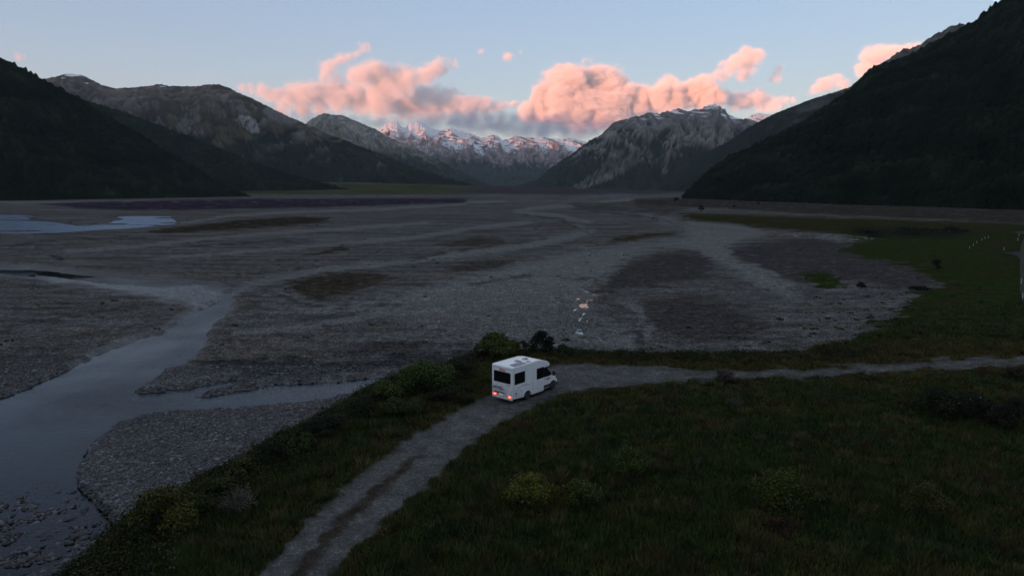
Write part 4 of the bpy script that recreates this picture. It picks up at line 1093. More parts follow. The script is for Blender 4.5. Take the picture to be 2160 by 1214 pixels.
shrub(950, 850, 70, 30, 'low dark brown-green shrub beside the track left of the tail lamps', (.014,.015,.008), seed=7, group=G_BANK, leaf=.07, lobes=8)
shrub(815, 845, 62, 40, 'bright green shrub jutting out over the stony bar at the middle of the bank', (.034,.048,.012), seed=8, group=G_BANK, leaf=.08, tip=(.042,.05,.012), lobes=9)
shrub(765, 880, 50, 46, 'narrow black-green shrub at the notch in the middle of the bank', DG, seed=9, group=G_BANK, leaf=.07, lobes=7)
shrub(842, 880, 80, 36, 'rounded dull green shrub between the bright shrub and the track', MG, seed=10, group=G_BANK, leaf=.07, lobes=9)
shrub(690, 925, 80, 40, 'spreading dark shrub below the notch in the bank', (.011,.014,.007), seed=11, group=G_BANK, leaf=.07, lobes=9)
shrub(640, 955, 50, 34, 'mid green shrub on the bank beside the stony bar', (.020,.030,.009), seed=12, group=G_BANK, leaf=.07, lobes=7)
shrub(580, 985, 58, 44, 'dark rounded shrub with near-black leaves above the dead grey bush', (.009,.013,.006), seed=13, group=G_BANK, leaf=.07, lobes=8)
shrub(520, 1005, 56, 34, 'yellow-green shrub at the edge of the stony bar above the dead grey bush', (.022,.028,.009), seed=14, group=G_BANK, leaf=.075, tip=(.04,.044,.012), lobes=8)
shrub(470, 1040, 60, 30, 'olive green shrub left of the dead grey bush', (.024,.030,.009), seed=15, group=G_BANK, leaf=.07, lobes=8)
shrub(345, 1125, 130, 78, 'big yellow-green shrub at the near end of the bank, its leaves tipped gold', (.026,.030,.007), seed=16, group=G_BANK, leaf=.07, tip=(.055,.050,.010), lobes=15)
shrub(415, 1095, 70, 44, 'green shrub adjoining the big yellow-green one at the near end', (.018,.026,.008), seed=17, group=G_BANK, leaf=.07, lobes=8)
shrub(290, 1150, 50, 34, 'small dark shrub at the water end of the bank', (.014,.020,.007), seed=18, group=G_BANK, leaf=.06, lobes=6)
twiggy(505, 1088, 110, 62, 'tangled leafless grey shrub on the grassy bank beside the stony bar', M_DEADTWIG, seed=4, n=42, name='dead_shrub', thick=.012)
# in the meadow
G_MEAD = 'rounded shrubs in the dark meadow'
shrub(1120, 1078, 118, 72, 'brightest yellow-green dome shrub in the meadow, left of its twin', (.034,.040,.006), seed=21, group=G_MEAD, leaf=.06, tip=(.080,.082,.012), lobes=16)
shrub(1226, 1073, 92, 58, 'dull green dome shrub touching the right side of the brightest one', (.020,.030,.006), seed=22, group=G_MEAD, leaf=.055, tip=(.050,.060,.010), lobes=13)
shrub(1323, 1015, 104, 62, 'dark green dome shrub farthest up the meadow', (.018,.028,.005), seed=23, group=G_MEAD, leaf=.06, tip=(.040,.054,.009), lobes=14)
shrub(1645, 1078, 140, 74, 'large mossy green dome shrub with a hollow in its side', (.018,.024,.004), seed=24, group=G_MEAD, leaf=.055, tip=(.050,.060,.009), lobes=18)
shrub(1952, 1090, 100, 58, 'low olive mound of a shrub with bare twigs on its left side', (.022,.024,.006), seed=25, group=G_MEAD, leaf=.05, tip=(.055,.050,.010), lobes=12)
shrub(1965, 880, 110, 54, 'dark shrub with an olive patch near the right edge of the meadow', (.012,.014,.006), seed=26, group=G_MEAD, leaf=.07, lobes=12)
shrub(2050, 885, 100, 50, 'dark shrub sprinkled with tiny white flowers', (.010,.013,.007), seed=27, group=G_MEAD, leaf=.06, lobes=12, flowers=(.55,.55,.52))
shrub(2140, 905, 100, 56, 'brownish black shrub at the right edge of the photo', (.012,.011,.007), seed=28, group=G_MEAD, leaf=.07, lobes=11)
shrub(1640, 1120, 60, 24, 'flat reddish-brown shrub in front of the hollow dome shrub', (.028,.014,.009), seed=29, group=G_MEAD, leaf=.05, lobes=6)
shrub(2140, 800, 60, 18, 'low brown shrub below the gravel track at the right edge', (.022,.018,.010), seed=30, group=G_MEAD, leaf=.06, lobes=6)
twiggy(1528, 808, 56, 32, 'round bare brown shrub at the lower edge of the gravel track', M_TWIG, seed=9, n=110, name='dead_shrub', thick=.02)
twiggy(1548, 862, 44, 28, 'faint wispy bare shrub in the meadow just below the round brown one', M_TWIG, seed=10, n=40, name='dead_shrub', thick=.012)
twiggy(1470, 990, 34, 26, 'small bleached sprig of bare twigs right of the farthest dome shrub', M_TWIG, seed=11, n=16, name='dead_shrub', thick=.01)
twiggy(1600, 1075, 36, 40, 'bleached twigs arching out of the hollow dome shrub', M_TWIG, seed=12, n=12, name='dead_shrub', thick=.012)
# far flats on the right
G_FLAT = 'dark bushes dotted over the far flats'
for i, (u, v, w_, h_, lab) in enumerate([(1978, 566, 26, 20, 'dark bush alone on the bright green flat beyond the track'),
        (1479, 447, 13, 16, 'dark upright bush at the head of the pale gravel channel'),
        (1548, 438, 7, 7, 'tiny dark bush on the brown flat, left of two'), (1600, 433, 7, 8, 'tiny dark bush close under the right-hand slope'),
        (1832, 498, 70, 12, 'long low dark thicket at the near edge of the brown flat'), (1920, 494, 90, 16, 'widest of the dark thickets on the far green flat'), (2010, 492, 70, 12, 'dark thicket ending just short of the road'),
        (1815, 608, 24, 10, 'dark bush at the edge of the gravel below the green islet'), (1940, 612, 40, 10, 'bluish dark bush where the gravel tongue ends in the grass')]):
    shrub(u, v, w_, h_, lab, (.008, .011, .007), name='bush', level=BED, seed=40 + i, group=G_FLAT, leaf=.30 if v < 520 else .16, n=900, lobes=7, cat='bush')

def far_tree(u, v, w_px, h_px, label, color, seed, group=None, fl=None):
    rng = np.random.default_rng(seed)
    x, y = at(u, v, BED); x = float(x); y = float(y)
    z = float(ground_height(np.array([x]), np.array([y]))[0])
    W = w_px * y / FPX / 2; Hh = h_px * y / FPX
    root = empty('tree', (x, y, z), 0, label, 'tree', group)
    n = 900
    d = rng.normal(size=(n, 3)); d /= np.linalg.norm(d, axis=1)[:, None]
    k = rng.integers(0, 6, n)
    C = np.stack([rng.uniform(-.5, .5, 6) * W, rng.uniform(-.5, .5, 6) * W, Hh * rng.uniform(.4, .78, 6)], 1)
    P = C[k] + d * W * 0.5 * rng.uniform(.5, 1, n)[:, None]
    col = np.array(color)[None] * (1 + rng.uniform(-.4, .4, n))[:, None]
    link('crown', leaves_mesh('crown', P, d, 0.5, col, rng), M_LEAF, root)
    tube('trunk', [[(0, 0, -.3), (0.1, 0, Hh * .3), (0, 0.1, Hh * .6)]], max(.12, W * .05), M_STEM, root, sides=6)
    return root
G_TREE = 'lone trees at the foot of the right-hand slope'
far_tree(1423, 427, 9, 11, 'dark tree, taller of the pair standing at the foot of the forested slope', (.006,.009,.006), 61, G_TREE)
far_tree(1430, 424, 8, 8, 'short dark tree just left of the pale blossoming one', (.007,.010,.007), 62, G_TREE)
far_tree(1435, 422, 6, 7, 'small tree with a pale whitish crown beside the dark pair', (.28,.28,.25), 63, G_TREE)

# ---- grass: blades over the whole near terrace
def in_terrace(X, Y):
    Z, M = ground_height(X, Y, True)
    return Z, M

def build_grass(n, name):
    rng = np.random.default_rng(77)
    # more blades close to the camera, thinning with distance
    y = 24 + 104 * rng.random(n) ** 1.35
    x = (rng.random(n) * 2 - 1) * (y * 0.86 + 3)
    keep = fbm(x / 1.6, y / 1.6, 3, 201) + 0.45 * rng.random(n) > -0.12
    x = x[keep]; y = y[keep]
    Z, M = ground_height(x, y, True)
    ok = (M['ter'] > 0.25) & (M['track'] < 0.35) | ((M['mid'] > 0.3) & (M['track'] > 0.3) & (rng.random(len(x)) < 0.6))
    ok &= np.hypot(x - VAN[0] - 1.5, y - VAN[1] - 2) > 0.5
    x, y, Z = x[ok], y[ok], Z[ok]
    trk = M['track'][ok]; V = M['Vt'][ok]; U = M['Ut'][ok]; WX = M['WX'][ok]; WY = M['WY'][ok]
    m = len(x)
    near = region(U, V, P_TRACK, 55.0, 40, WX, WY)
    n1 = fbm(x / 6, y / 6, 4, 131); n2 = fbm(x / 1.7, y / 1.7, 3, 211)
    h = (0.32 + 0.30 * n2 + 0.24 * n1) * (1 - 0.62 * np.clip(near * 1.2, 0, 1)) * rng.uniform(0.5, 1.4, m)
    h = np.clip(h, 0.05, 0.85) * np.where(trk > 0.3, 0.4, 1)
    a = rng.uniform(0, 2 * math.pi, m); lean = h * rng.uniform(0.15, 0.8, m)
    w = (0.012 + 0.0005 * y) * rng.uniform(0.7, 1.5, m)
    b = rng.uniform(0, 2 * math.pi, m)
    px_, py_ = np.cos(b) * w, np.sin(b) * w
    base = np.stack([x, y, Z - 0.02], 1)
    o1 = np.stack([px_, py_, np.zeros(m)], 1)
    tip = base + np.stack([np.cos(a) * lean, np.sin(a) * lean, h], 1)
    v = np.stack([base - o1, base + o1, tip], 1).reshape(-1, 3)
    me = mesh_np(name, v, np.arange(m * 3).reshape(-1, 3), False)
    g = np.array([.036, .050, .011]); y_ = np.array([.085, .070, .022]); br = np.array([.084, .058, .026]); bl = np.array([.020, .042, .016])
    c = np.tile(g, (m, 1))
    k = smooth(0.0, 0.35, fbm(x / 4, y / 4, 4, 221))[:, None]; c = c * (1 - k * .6) + y_ * k * .6
    k = smooth(0.05, 0.45, fbm(x / 5, y / 5, 4, 223))[:, None]; c = c * (1 - k * .8) + bl * k * .8
    k = smooth(0.12, 0.4, fbm(x / 3.5, y / 3.5, 4, 225))[:, None]; c = c * (1 - k * .5) + br * k * .5
    k = np.clip(near * 0.95, 0, 1)[:, None]; c = c * (1 - k) + br * k
    k = (smooth(800, 760, V) * smooth(712, 738, V) * 0.75)[:, None]; c = c * (1 - k) + np.array([.070, .056, .016]) * k
    c = c * (1 + 0.55 * fbm(x / 1.1, y / 1.1, 3, 227))[:, None] * rng.uniform(0.55, 1.5, m)[:, None]
    set_col(me, 'cover', np.repeat(np.clip(c, .002, 1), 3, axis=0))
    o = link(name, me, M_GRASS)
    tag(o, kind='stuff')
    return o
build_grass(1150000, 'grass')

def build_tussocks(n):
    rng = np.random.default_rng(177)
    y = 26 + 60 * rng.random(n) ** 1.1; x = (rng.random(n) * 2 - 1) * (y * 0.84 + 2)
    Z, M = ground_height(x, y, True)
    ok = (M['ter'] > 0.5) & (M['track'] < 0.1) & (fbm(x / 8, y / 8, 3, 241) + 0.3 * rng.random(n) > 0.05)
    x, y, Z = x[ok], y[ok], Z[ok]; m = len(x); q = 70
    kind = rng.random(m)
    pal = np.where(kind[:, None] < 0.35, np.array([[.095, .080, .030]]), np.where(kind[:, None] < 0.6, np.array([[.060, .034, .018]]), np.array([[.040, .062, .014]])))
    hh = rng.uniform(0.35, 0.85, m); rr = rng.uniform(0.12, 0.45, m)
    X = np.repeat(x, q); Y = np.repeat(y, q); Zq = np.repeat(Z, q); Hq = np.repeat(hh, q) * rng.uniform(.5, 1.1, m * q); Rq = np.repeat(rr, q)
    a = rng.uniform(0, 2 * math.pi, m * q); r0 = np.sqrt(rng.random(m * q)) * Rq
    base = np.stack([X + np.cos(a) * r0, Y + np.sin(a) * r0, Zq - .03], 1)
    tip = base + np.stack([np.cos(a) * Hq * .55, np.sin(a) * Hq * .55, Hq], 1) + rng.normal(size=(m * q, 3)) * 0.05
    b = rng.uniform(0, 2 * math.pi, m * q); w = (0.008 + 0.00035 * Y)
    o1 = np.stack([np.cos(b) * w, np.sin(b) * w, b * 0], 1)
    v = np.stack([base - o1, base + o1, tip], 1).reshape(-1, 3)
    me = mesh_np('tussock_grass', v, np.arange(m * q * 3).reshape(-1, 3), False)
    c = np.repeat(pal * rng.uniform(.6, 1.2, m)[:, None], q, axis=0) * rng.uniform(.6, 1.4, m * q)[:, None]
    set_col(me, 'cover', np.repeat(c, 3, axis=0))
    o = link('tussock_grass', me, M_GRASS); tag(o, kind='stuff')
build_tussocks(2600)

# ---- low scrub and mats over the riverbed
def build_scrub(n):
    rng = np.random.default_rng(88)
    v = 430 + 330 * rng.random(n) ** 0.8
    u = -150 + 2250 * rng.random(n)
    x, y = at(u, v, BED)
    Z, M = ground_height(x, y, True)
    ok = (M['ter'] < 0.1) & (M['water'] < 0.02)
    c = fbm(M['s'] * 22, M['la'] * 40, 4, 231) + 0.55 * fbm(x / 9, y / 9, 3, 233) + smooth(1400, 1900, u) * smooth(560, 640, v) * 0.35
    ok &= c > 0.27 + 0.25 * rng.random(n)
    x, y, Z, v = x[ok], y[ok], Z[ok], v[ok]
    m = len(x); q = 14
    r = (0.12 + 0.26 * rng.random(m) ** 3) * (1 + y / 260)
    P = np.repeat(np.stack([x, y, Z], 1), q, axis=0); R = np.repeat(r, q)
    d = rng.normal(size=(m * q, 3)); d[:, 2] = np.abs(d[:, 2]); d /= np.linalg.norm(d, axis=1)[:, None]
    P = P + d * R[:, None] * np.array([1.2, 0.9, 0.42])
    col = np.repeat(np.array([[.032, .026, .016]]) * rng.uniform(.5, 1.5, m)[:, None], q, axis=0)
    gr = np.repeat(rng.random(m) < 0.25, q); col[gr] = col[gr] * np.array([.7, 1.25, .5])
    me = leaves_mesh('scrub', P, d, R * 0.45, col, rng, 0.6)
    o = link('scrub', me, M_LEAF); tag(o, kind='stuff')
build_scrub(7000)

# ---- undergrowth filling the bank between the shrubs
def build_undergrowth(n):
    rng = np.random.default_rng(99)
    i = rng.random(n) * 9.0 + 1.0
    e = np.array(T_EDGE[1:22], float)
    k = rng.random(n) * 18
    k0 = k.astype(int); f = k - k0
    px_ = e[k0, 0] * (1 - f) + e[k0 + 1, 0] * f; py_ = e[k0, 1] * (1 - f) + e[k0 + 1, 1] * f
    x, y = at(px_, py_, 0.0)
    x = x + rng.normal(size=n) * 1.2 + 0.7; y = y + rng.normal(size=n) * 1.1 - 0.7
    Z = ground_height(x, y)
    r = 0.25 + 0.65 * rng.random(n) ** 1.8
    q = 34
    P = np.repeat(np.stack([x, y, Z], 1), q, axis=0); R = np.repeat(r, q)
    d = rng.normal(size=(n * q, 3)); d[:, 2] = np.abs(d[:, 2]); d /= np.linalg.norm(d, axis=1)[:, None]
    P = P + d * R[:, None] * rng.uniform(.5, 1, n * q)[:, None] * np.array([1.2, 1.0, 1.0])
    pal = np.array([[.018,.024,.007], [.026,.036,.009], [.012,.015,.007], [.030,.024,.012], [.040,.044,.012]])
    col = np.repeat(pal[rng.integers(0, 5, n)] * rng.uniform(.6, 1.3, n)[:, None], q, axis=0) * rng.uniform(.7, 1.3, n * q)[:, None]
    me = leaves_mesh('undergrowth', P, d, 0.075, col, rng, 0.5)
    o = link('undergrowth', me, M_LEAF); tag(o, kind='stuff')
build_undergrowth(5200)

# ---- loose stones on the near gravel and in the riffle
def build_stones(n):
    rng = np.random.default_rng(55)
    v = 770 + 470 * rng.random(n); u = -120 + 1050 * rng.random(n)
    x, y = at(u, v, BED)
    Z, M = ground_height(x, y, True)
    edge = M['water']
    ok = (M['ter'] < 0.15) & ((edge < 0.5) | (M['riff'] > 0.3) & (rng.random(n) < 0.35) | (M['shal'] > 0.3) & (rng.random(n) < .4))
    x, y, Z, edge = x[ok], y[ok], Z[ok], edge[ok]
    m = len(x)
    t = (1 + 5 ** 0.5) / 2
    iv = np.array([(-1,t,0),(1,t,0),(-1,-t,0),(1,-t,0),(0,-1,t),(0,1,t),(0,-1,-t),(0,1,-t),(t,0,-1),(t,0,1),(-t,0,-1),(-t,0,1)], float) / math.sqrt(1 + t * t)
    iff = np.array([(0,11,5),(0,5,1),(0,1,7),(0,7,10),(0,10,11),(1,5,9),(5,11,4),(11,10,2),(10,7,6),(7,1,8),(3,9,4),(3,4,2),(3,2,6),(3,6,8),(3,8,9),(4,9,5),(2,4,11),(6,2,10),(8,6,7),(9,8,1)])
    r = (0.032 + 0.04 * rng.random(m) + 0.12 * rng.random(m) ** 9) * (1 + 0.5 * M['riff'][ok])
    sx = rng.uniform(.8, 1.5, m) * r; sy = rng.uniform(.7, 1.2, m) * r; sz = rng.uniform(.4, .75, m) * r
    a = rng.uniform(0, 2 * math.pi, m); ca, sa = np.cos(a), np.sin(a)
    J = iv[None] * (1 + 0.22 * rng.normal(size=(m, 12, 1)))
    X = J[:, :, 0] * sx[:, None]; Yy = J[:, :, 1] * sy[:, None]; Zz = J[:, :, 2] * sz[:, None]
    P = np.stack([x[:, None] + X * ca[:, None] - Yy * sa[:, None], y[:, None] + X * sa[:, None] + Yy * ca[:, None], Z[:, None] + Zz + sz[:, None] * .25], -1).reshape(-1, 3)
    F = (iff[None] + (np.arange(m) * 12)[:, None, None]).reshape(-1, 3)
    me = mesh_np('stones', P, F, True)
    lum = rng.uniform(.5, 1.2, m) + 1.3 * rng.random(m) ** 6
    wetk = np.where(edge > 0.1, 0.7, 1.0)
    c = np.array([[.092, .092, .098]]) * (lum * wetk)[:, None] * (1 + rng.normal(size=(m, 3)) * 0.04)
    set_col(me, 'cover', np.repeat(np.clip(c, .01, .6), 12, axis=0))
    o = link('stones', me, leaf_material('stone')); tag(o, kind='stuff')
build_stones(110000)
# ------------------------------------------------------------------ sealed road at the right edge
M_ASPH = pmat('asphalt', (.032, .034, .041), 0.85, spec=0.0, noise=0.2, nscale=3)
M_SHOULD = pmat('road_shoulder', (.055, .055, .042), 0.95, spec=0.0, noise=0.35, nscale=2)
M_PAINT = pmat('road_paint', (.62, .62, .60), 0.6, noise=0.1)
M_POST = pmat('post_white', (.5, .5, .48), 0.5)
M_REFL = pmat('post_reflector', (.45, .03, .02), 0.3)

def strip(name, pts, w0, w1, z, mat, n=60):
    """A ribbon following ground points, from w0 to w1 metres to the right of the line."""
    P = np.array(pts, float)
    t = np.linspace(0, len(P) - 1, n)
    # catmull-rom
    k = np.clip(t.astype(int), 0, len(P) - 2); f = (t - k)[:, None]
    p0 = P[np.clip(k - 1, 0, len(P) - 1)]; p1 = P[k]; p2 = P[k + 1]; p3 = P[np.clip(k + 2, 0, len(P) - 1)]
    C = 0.5 * ((2 * p1) + (-p0 + p2) * f + (2 * p0 - 5 * p1 + 4 * p2 - p3) * f ** 2 + (-p0 + 3 * p1 - 3 * p2 + p3) * f ** 3)
    T = np.gradient(C, axis=0); T /= np.linalg.norm(T, axis=1)[:, None]
    N = np.stack([T[:, 1], -T[:, 0]], 1)
    A = C + N * w0; B = C + N * w1
    zz = ROADZ + z
    v = np.concatenate([np.column_stack([A, np.full(n, zz)]), np.column_stack([B, np.full(n, zz)])])
    f = np.stack([np.arange(n - 1), np.arange(n - 1) + 1, np.arange(n - 1) + 1 + n, np.arange(n - 1) + n], 1)
    return link(name, mesh_np(name, v, f, False), mat)

ROADZ = -1.98
rp = [at(u, v, ROADZ) for u, v in [(2520, 478), (2360, 483), (2240, 489), (2196, 497), (2186, 512), (2190, 540), (2200, 580), (2214, 625), (2260, 690), (2340, 780), (2460, 900)]]
rp = [(float(a), float(b)) for a, b in rp]
strip('road', rp, -3.2, 3.2, 0.0, M_ASPH)['kind'] = 'structure'
for a, b in ((-2.95, -2.85), (2.85, 2.95)):
    strip('road_marking', rp, a, b, 0.012, M_PAINT)['kind'] = 'structure'
strip('road_verge', rp, -4.4, 4.4, -0.03, M_SHOULD)['kind'] = 'structure'
def pad(name, px_pts, z, mat):
    pts = [at(u, v, ROADZ) for u, v in px_pts]
    bm = bmesh.new(); vs = [bm.verts.new((float(a), float(b), ROADZ + z)) for a, b in pts]
    bm.faces.new(vs); bmesh.ops.recalc_face_normals(bm, faces=bm.faces)
    me = bpy.data.meshes.new(name); bm.to_mesh(me); bm.free()
    o = link(name, me, mat); o['kind'] = 'structure'
pad('lay_by', [(2190, 526), (2160, 526), (2148, 529), (2136, 531), (2108, 532), (2132, 535), (2144, 539), (2152, 547), (2158, 558), (2168, 572), (2190, 572)], -0.042, pmat('lay_by_seal', (.045, .047, .053), 0.9, spec=0.0, noise=0.2, nscale=1))
pad('gravel_apron', [(2200, 487), (2160, 486), (2130, 489), (2146, 491), (2160, 494), (2188, 496)], -0.044, M_SHOULD)

def marker(u, v, h_px, label, name='marker_post', group='white posts beside the road', level=None, refl=True):
    level = ROADZ if level is None else level
    x, y = at(u, v, level); x = float(x); y = float(y)
    z = max(float(ground_height(np.array([x]), np.array([y]))[0]), level if refl else -99)
    h = max(0.8, h_px * math.hypot(y, H) / FPX)
    root = empty(name, (x, y, z), 0.15, label, 'post', group)
    w = 0.055 if h < 1.3 else 0.065
    bm = bmesh.new(); box(bm, -w * 1.3, w * 1.3, -w * .5, w * .5, -0.25, h)
    for vv in bm.verts:
        if vv.co.z > 0 and vv.co.x > 0: vv.co.z -= 0.06
    bmesh.ops.recalc_face_normals(bm, faces=bm.faces)
    me = bpy.data.meshes.new('post_shaft'); bm.to_mesh(me); bm.free()
    link('shaft', me, M_POST, root)
    if refl:
        boxes('reflector', [(-w, w, -w * .5 - .006, -w * .5, h - .34, h - .18)], M_REFL, root)
    return root
marker(2157, 628, 11, 'white roadside marker post nearest to the camera, at the right edge of the photo')
marker(2154, 597, 11, 'white roadside marker post, second nearest, just past a dark strip of seal')
marker(2147, 506, 5, 'white roadside post with a red marker, standing where the road bends')
marker(2149, 497, 5, 'white roadside post farthest off along the road')
marker(2118, 526, 4, 'white post standing alone by the tip of the lay-by')
for i, (u, v, lab) in enumerate([(2045, 524, 'white post at the near end of the row across the green flat'), (2053, 518, 'second white post from the near end of the row across the flat'),
                                 (2060.5, 512.5, 'third white post from the near end of the row across the flat'), (2071, 507, 'third white post from the far end of the row across the flat'),
                                 (2077.6, 503.5, 'second white post from the far end of the row across the flat'), (2084.4, 501.5, 'white post at the far end of the row across the green flat')]):
    marker(u, v, 4, lab, 'fence_post', 'row of white posts across the green flat', BED, False)
x, y = at(1345, 738, 0.0)
fp = boxes('wooden_post', [(-.06, .06, -.06, .06, -.5, .75)], M_STEM, None, 0.01); fp.location = (float(x), float(y), float(ground_height(np.array([float(x)]), np.array([float(y)]))[0]))
tag(fp, 'short dark wooden post at the grassy edge above the pale gravel', 'post')
# ------------------------------------------------------------------ clouds: real volumes far beyond the haze
def cloud_material(name, dens, aniso=0.0, col=(1, 1, 1)):
    m = bpy.data.materials.new(name); m.use_nodes = True
    nt = m.node_tree
    nt.nodes.remove(nt.nodes['Principled BSDF'])
    v = nt.nodes.new('ShaderNodeVolumePrincipled')
    v.inputs['Color'].default_value = (*col, 1)
    v.inputs['Density'].default_value = dens
    v.inputs['Anisotropy'].default_value = aniso
    nt.links.new(v.outputs[0], nt.nodes['Material Output'].inputs['Volume'])
    return m

def make_cloud(name, blobs, dist, voxel, mat, label, cat='cloud', warp=1.0, soft=1.0, depth=1.0, grow=1.32, seed=0, kind=None):
    """blobs: (u, v, radius in photo pixels) of puffs; placed round the given distance, built as a fog volume."""
    pts = []; rad = []
    rnd = random.Random(seed)
    more = []
    for a, b in zip(blobs, blobs[1:]):
        if math.hypot(a[0] - b[0], a[1] - b[1]) < 2.6 * (a[2] + b[2]):
            more.append(tuple((a[i] + b[i]) / 2 for i in range(3)))
    for (u, v, r) in list(blobs) + more:
        r = r * grow
        R = r * dist / FPX
        for k in range(5):
            dy = rnd.uniform(-1, 1) * R * 1.3 * depth
            ju = rnd.uniform(-0.45, 0.45) * r; jv = rnd.uniform(-0.3, 0.3) * r
            if k == 0: ju = jv = 0; dy = 0
            p = at_y(u + ju, v + jv, dist + dy)
            pts.append(p); rad.append(R * (1.0 if k == 0 else rnd.uniform(0.55, 0.9)))
    pts = np.array(pts); rad = np.array(rad)
    base = pts.mean(0)
    loc = pts - base
    pad = rad.max() * 1.6
    lo = loc.min(0) - pad; hi = loc.max(0) + pad
    me = bpy.data.meshes.new(name)
    me.vertices.add(len(loc)); me.vertices.foreach_set('co', loc.astype(np.float32).ravel())
    set_val(me, 'rad', rad)
    o = link(name, me)
    o.location = tuple(base)
    tag(o, label, cat, kind='stuff')
    ng = bpy.data.node_groups.new(name + '_nodes', 'GeometryNodeTree')
    ng.interface.new_socket('Geometry', in_out='INPUT', socket_type='NodeSocketGeometry')
    ng.interface.new_socket('Geometry', in_out='OUTPUT', socket_type='NodeSocketGeometry')
    N = ng.nodes.new; L = ng.links.new
    gi = N('NodeGroupInput'); go = N('NodeGroupOutput')
    pos = N('GeometryNodeInputPosition')
    def noise(scale, detail, rough=0.55, off=(0, 0, 0)):
        ad = N('ShaderNodeVectorMath'); ad.operation = 'ADD'; ad.inputs[1].default_value = off
        L(pos.outputs[0], ad.inputs[0])
        ml = N('ShaderNodeVectorMath'); ml.operation = 'MULTIPLY'; ml.inputs[1].default_value = (0.75, 0.85, 1.5)
        L(ad.outputs[0], ml.inputs[0]); ad = ml
        n = N('ShaderNodeTexNoise'); n.inputs['Scale'].default_value = scale
        n.inputs['Detail'].default_value = detail; n.inputs['Roughness'].default_value = rough
        L(ad.outputs[0], n.inputs['Vector'])
        return n
    # warp the lookup position by two noises
    n1 = noise(1 / 1300.0, 6, 0.66, (seed * 811.0, 0, 0))
    sb = N('ShaderNodeVectorMath'); sb.operation = 'SUBTRACT'; sb.inputs[1].default_value = (0.5, 0.5, 0.5)
    L(n1.outputs['Color'], sb.inputs[0])
    scl = N('ShaderNodeVectorMath'); scl.operation = 'SCALE'; scl.inputs['Scale'].default_value = 1300.0 * warp
    L(sb.outputs[0], scl.inputs[0])
    ad = N('ShaderNodeVectorMath'); ad.operation = 'ADD'
    L(pos.outputs[0], ad.inputs[0]); L(scl.outputs[0], ad.inputs[1])
    near = N('GeometryNodeSampleNearest'); near.domain = 'POINT'
    L(gi.outputs[0], near.inputs['Geometry']); L(ad.outputs[0], near.inputs['Sample Position'])
    sp = N('GeometryNodeSampleIndex'); sp.data_type = 'FLOAT_VECTOR'
    L(gi.outputs[0], sp.inputs['Geometry']); L(near.outputs[0], sp.inputs['Index'])
    p2 = N('GeometryNodeInputPosition'); L(p2.outputs[0], sp.inputs['Value'])
    sr = N('GeometryNodeSampleIndex'); sr.data_type = 'FLOAT'
    L(gi.outputs[0], sr.inputs['Geometry']); L(near.outputs[0], sr.inputs['Index'])
    na = N('GeometryNodeInputNamedAttribute'); na.data_type = 'FLOAT'; na.inputs['Name'].default_value = 'rad'
    L(na.outputs['Attribute'], sr.inputs['Value'])
    df = N('ShaderNodeVectorMath'); df.operation = 'SUBTRACT'
    L(ad.outputs[0], df.inputs[0]); L(sp.outputs[0], df.inputs[1])
    ln = N('ShaderNodeVectorMath'); ln.operation = 'LENGTH'; L(df.outputs[0], ln.inputs[0])
    dv = N('ShaderNodeMath'); dv.operation = 'DIVIDE'; L(ln.outputs['Value'], dv.inputs[0]); L(sr.outputs[0], dv.inputs[1])
    # density = (1 - d) * a + (noise - .5) * b
    n2 = noise(1 / 620.0, 8, 0.70, (50.0, seed * 333.0, 0))
    m1 = N('ShaderNodeMath'); m1.operation = 'MULTIPLY_ADD'; m1.inputs[1].default_value = 2.6; m1.inputs[2].default_value = -1.3
    L(n2.outputs['Fac'], m1.inputs[0])
    s1 = N('ShaderNodeMath'); s1.operation = 'SUBTRACT'; s1.inputs[0].default_value = 1.1
    L(dv.outputs[0], s1.inputs[1])
    a1 = N('ShaderNodeMath'); a1.operation = 'ADD'; L(s1.outputs[0], a1.inputs[0]); L(m1.outputs[0], a1.inputs[1])
    mr = N('ShaderNodeMapRange'); mr.interpolation_type = 'SMOOTHSTEP'
    mr.inputs[1].default_value = 0.0; mr.inputs[2].default_value = soft * 1.35
    L(a1.outputs[0], mr.inputs[0])
    vc = N('GeometryNodeVolumeCube')
    L(mr.outputs[0], vc.inputs['Density'])
    vc.inputs['Background'].default_value = 0.0
    vc.inputs['Min'].default_value = tuple(lo); vc.inputs['Max'].default_value = tuple(hi)
    sz = hi - lo
    for i, ax in enumerate('XYZ'):
        vc.inputs['Resolution ' + ax].default_value = int(max(8, min(560, sz[i] / (voxel * 0.62))))
    sm = N('GeometryNodeSetMaterial'); sm.inputs['Material'].default_value = mat
    L(vc.outputs[0], sm.inputs[0]); L(sm.outputs[0], go.inputs[0])
    md = o.modifiers.new('cloud', 'NODES'); md.node_group = ng
    return o

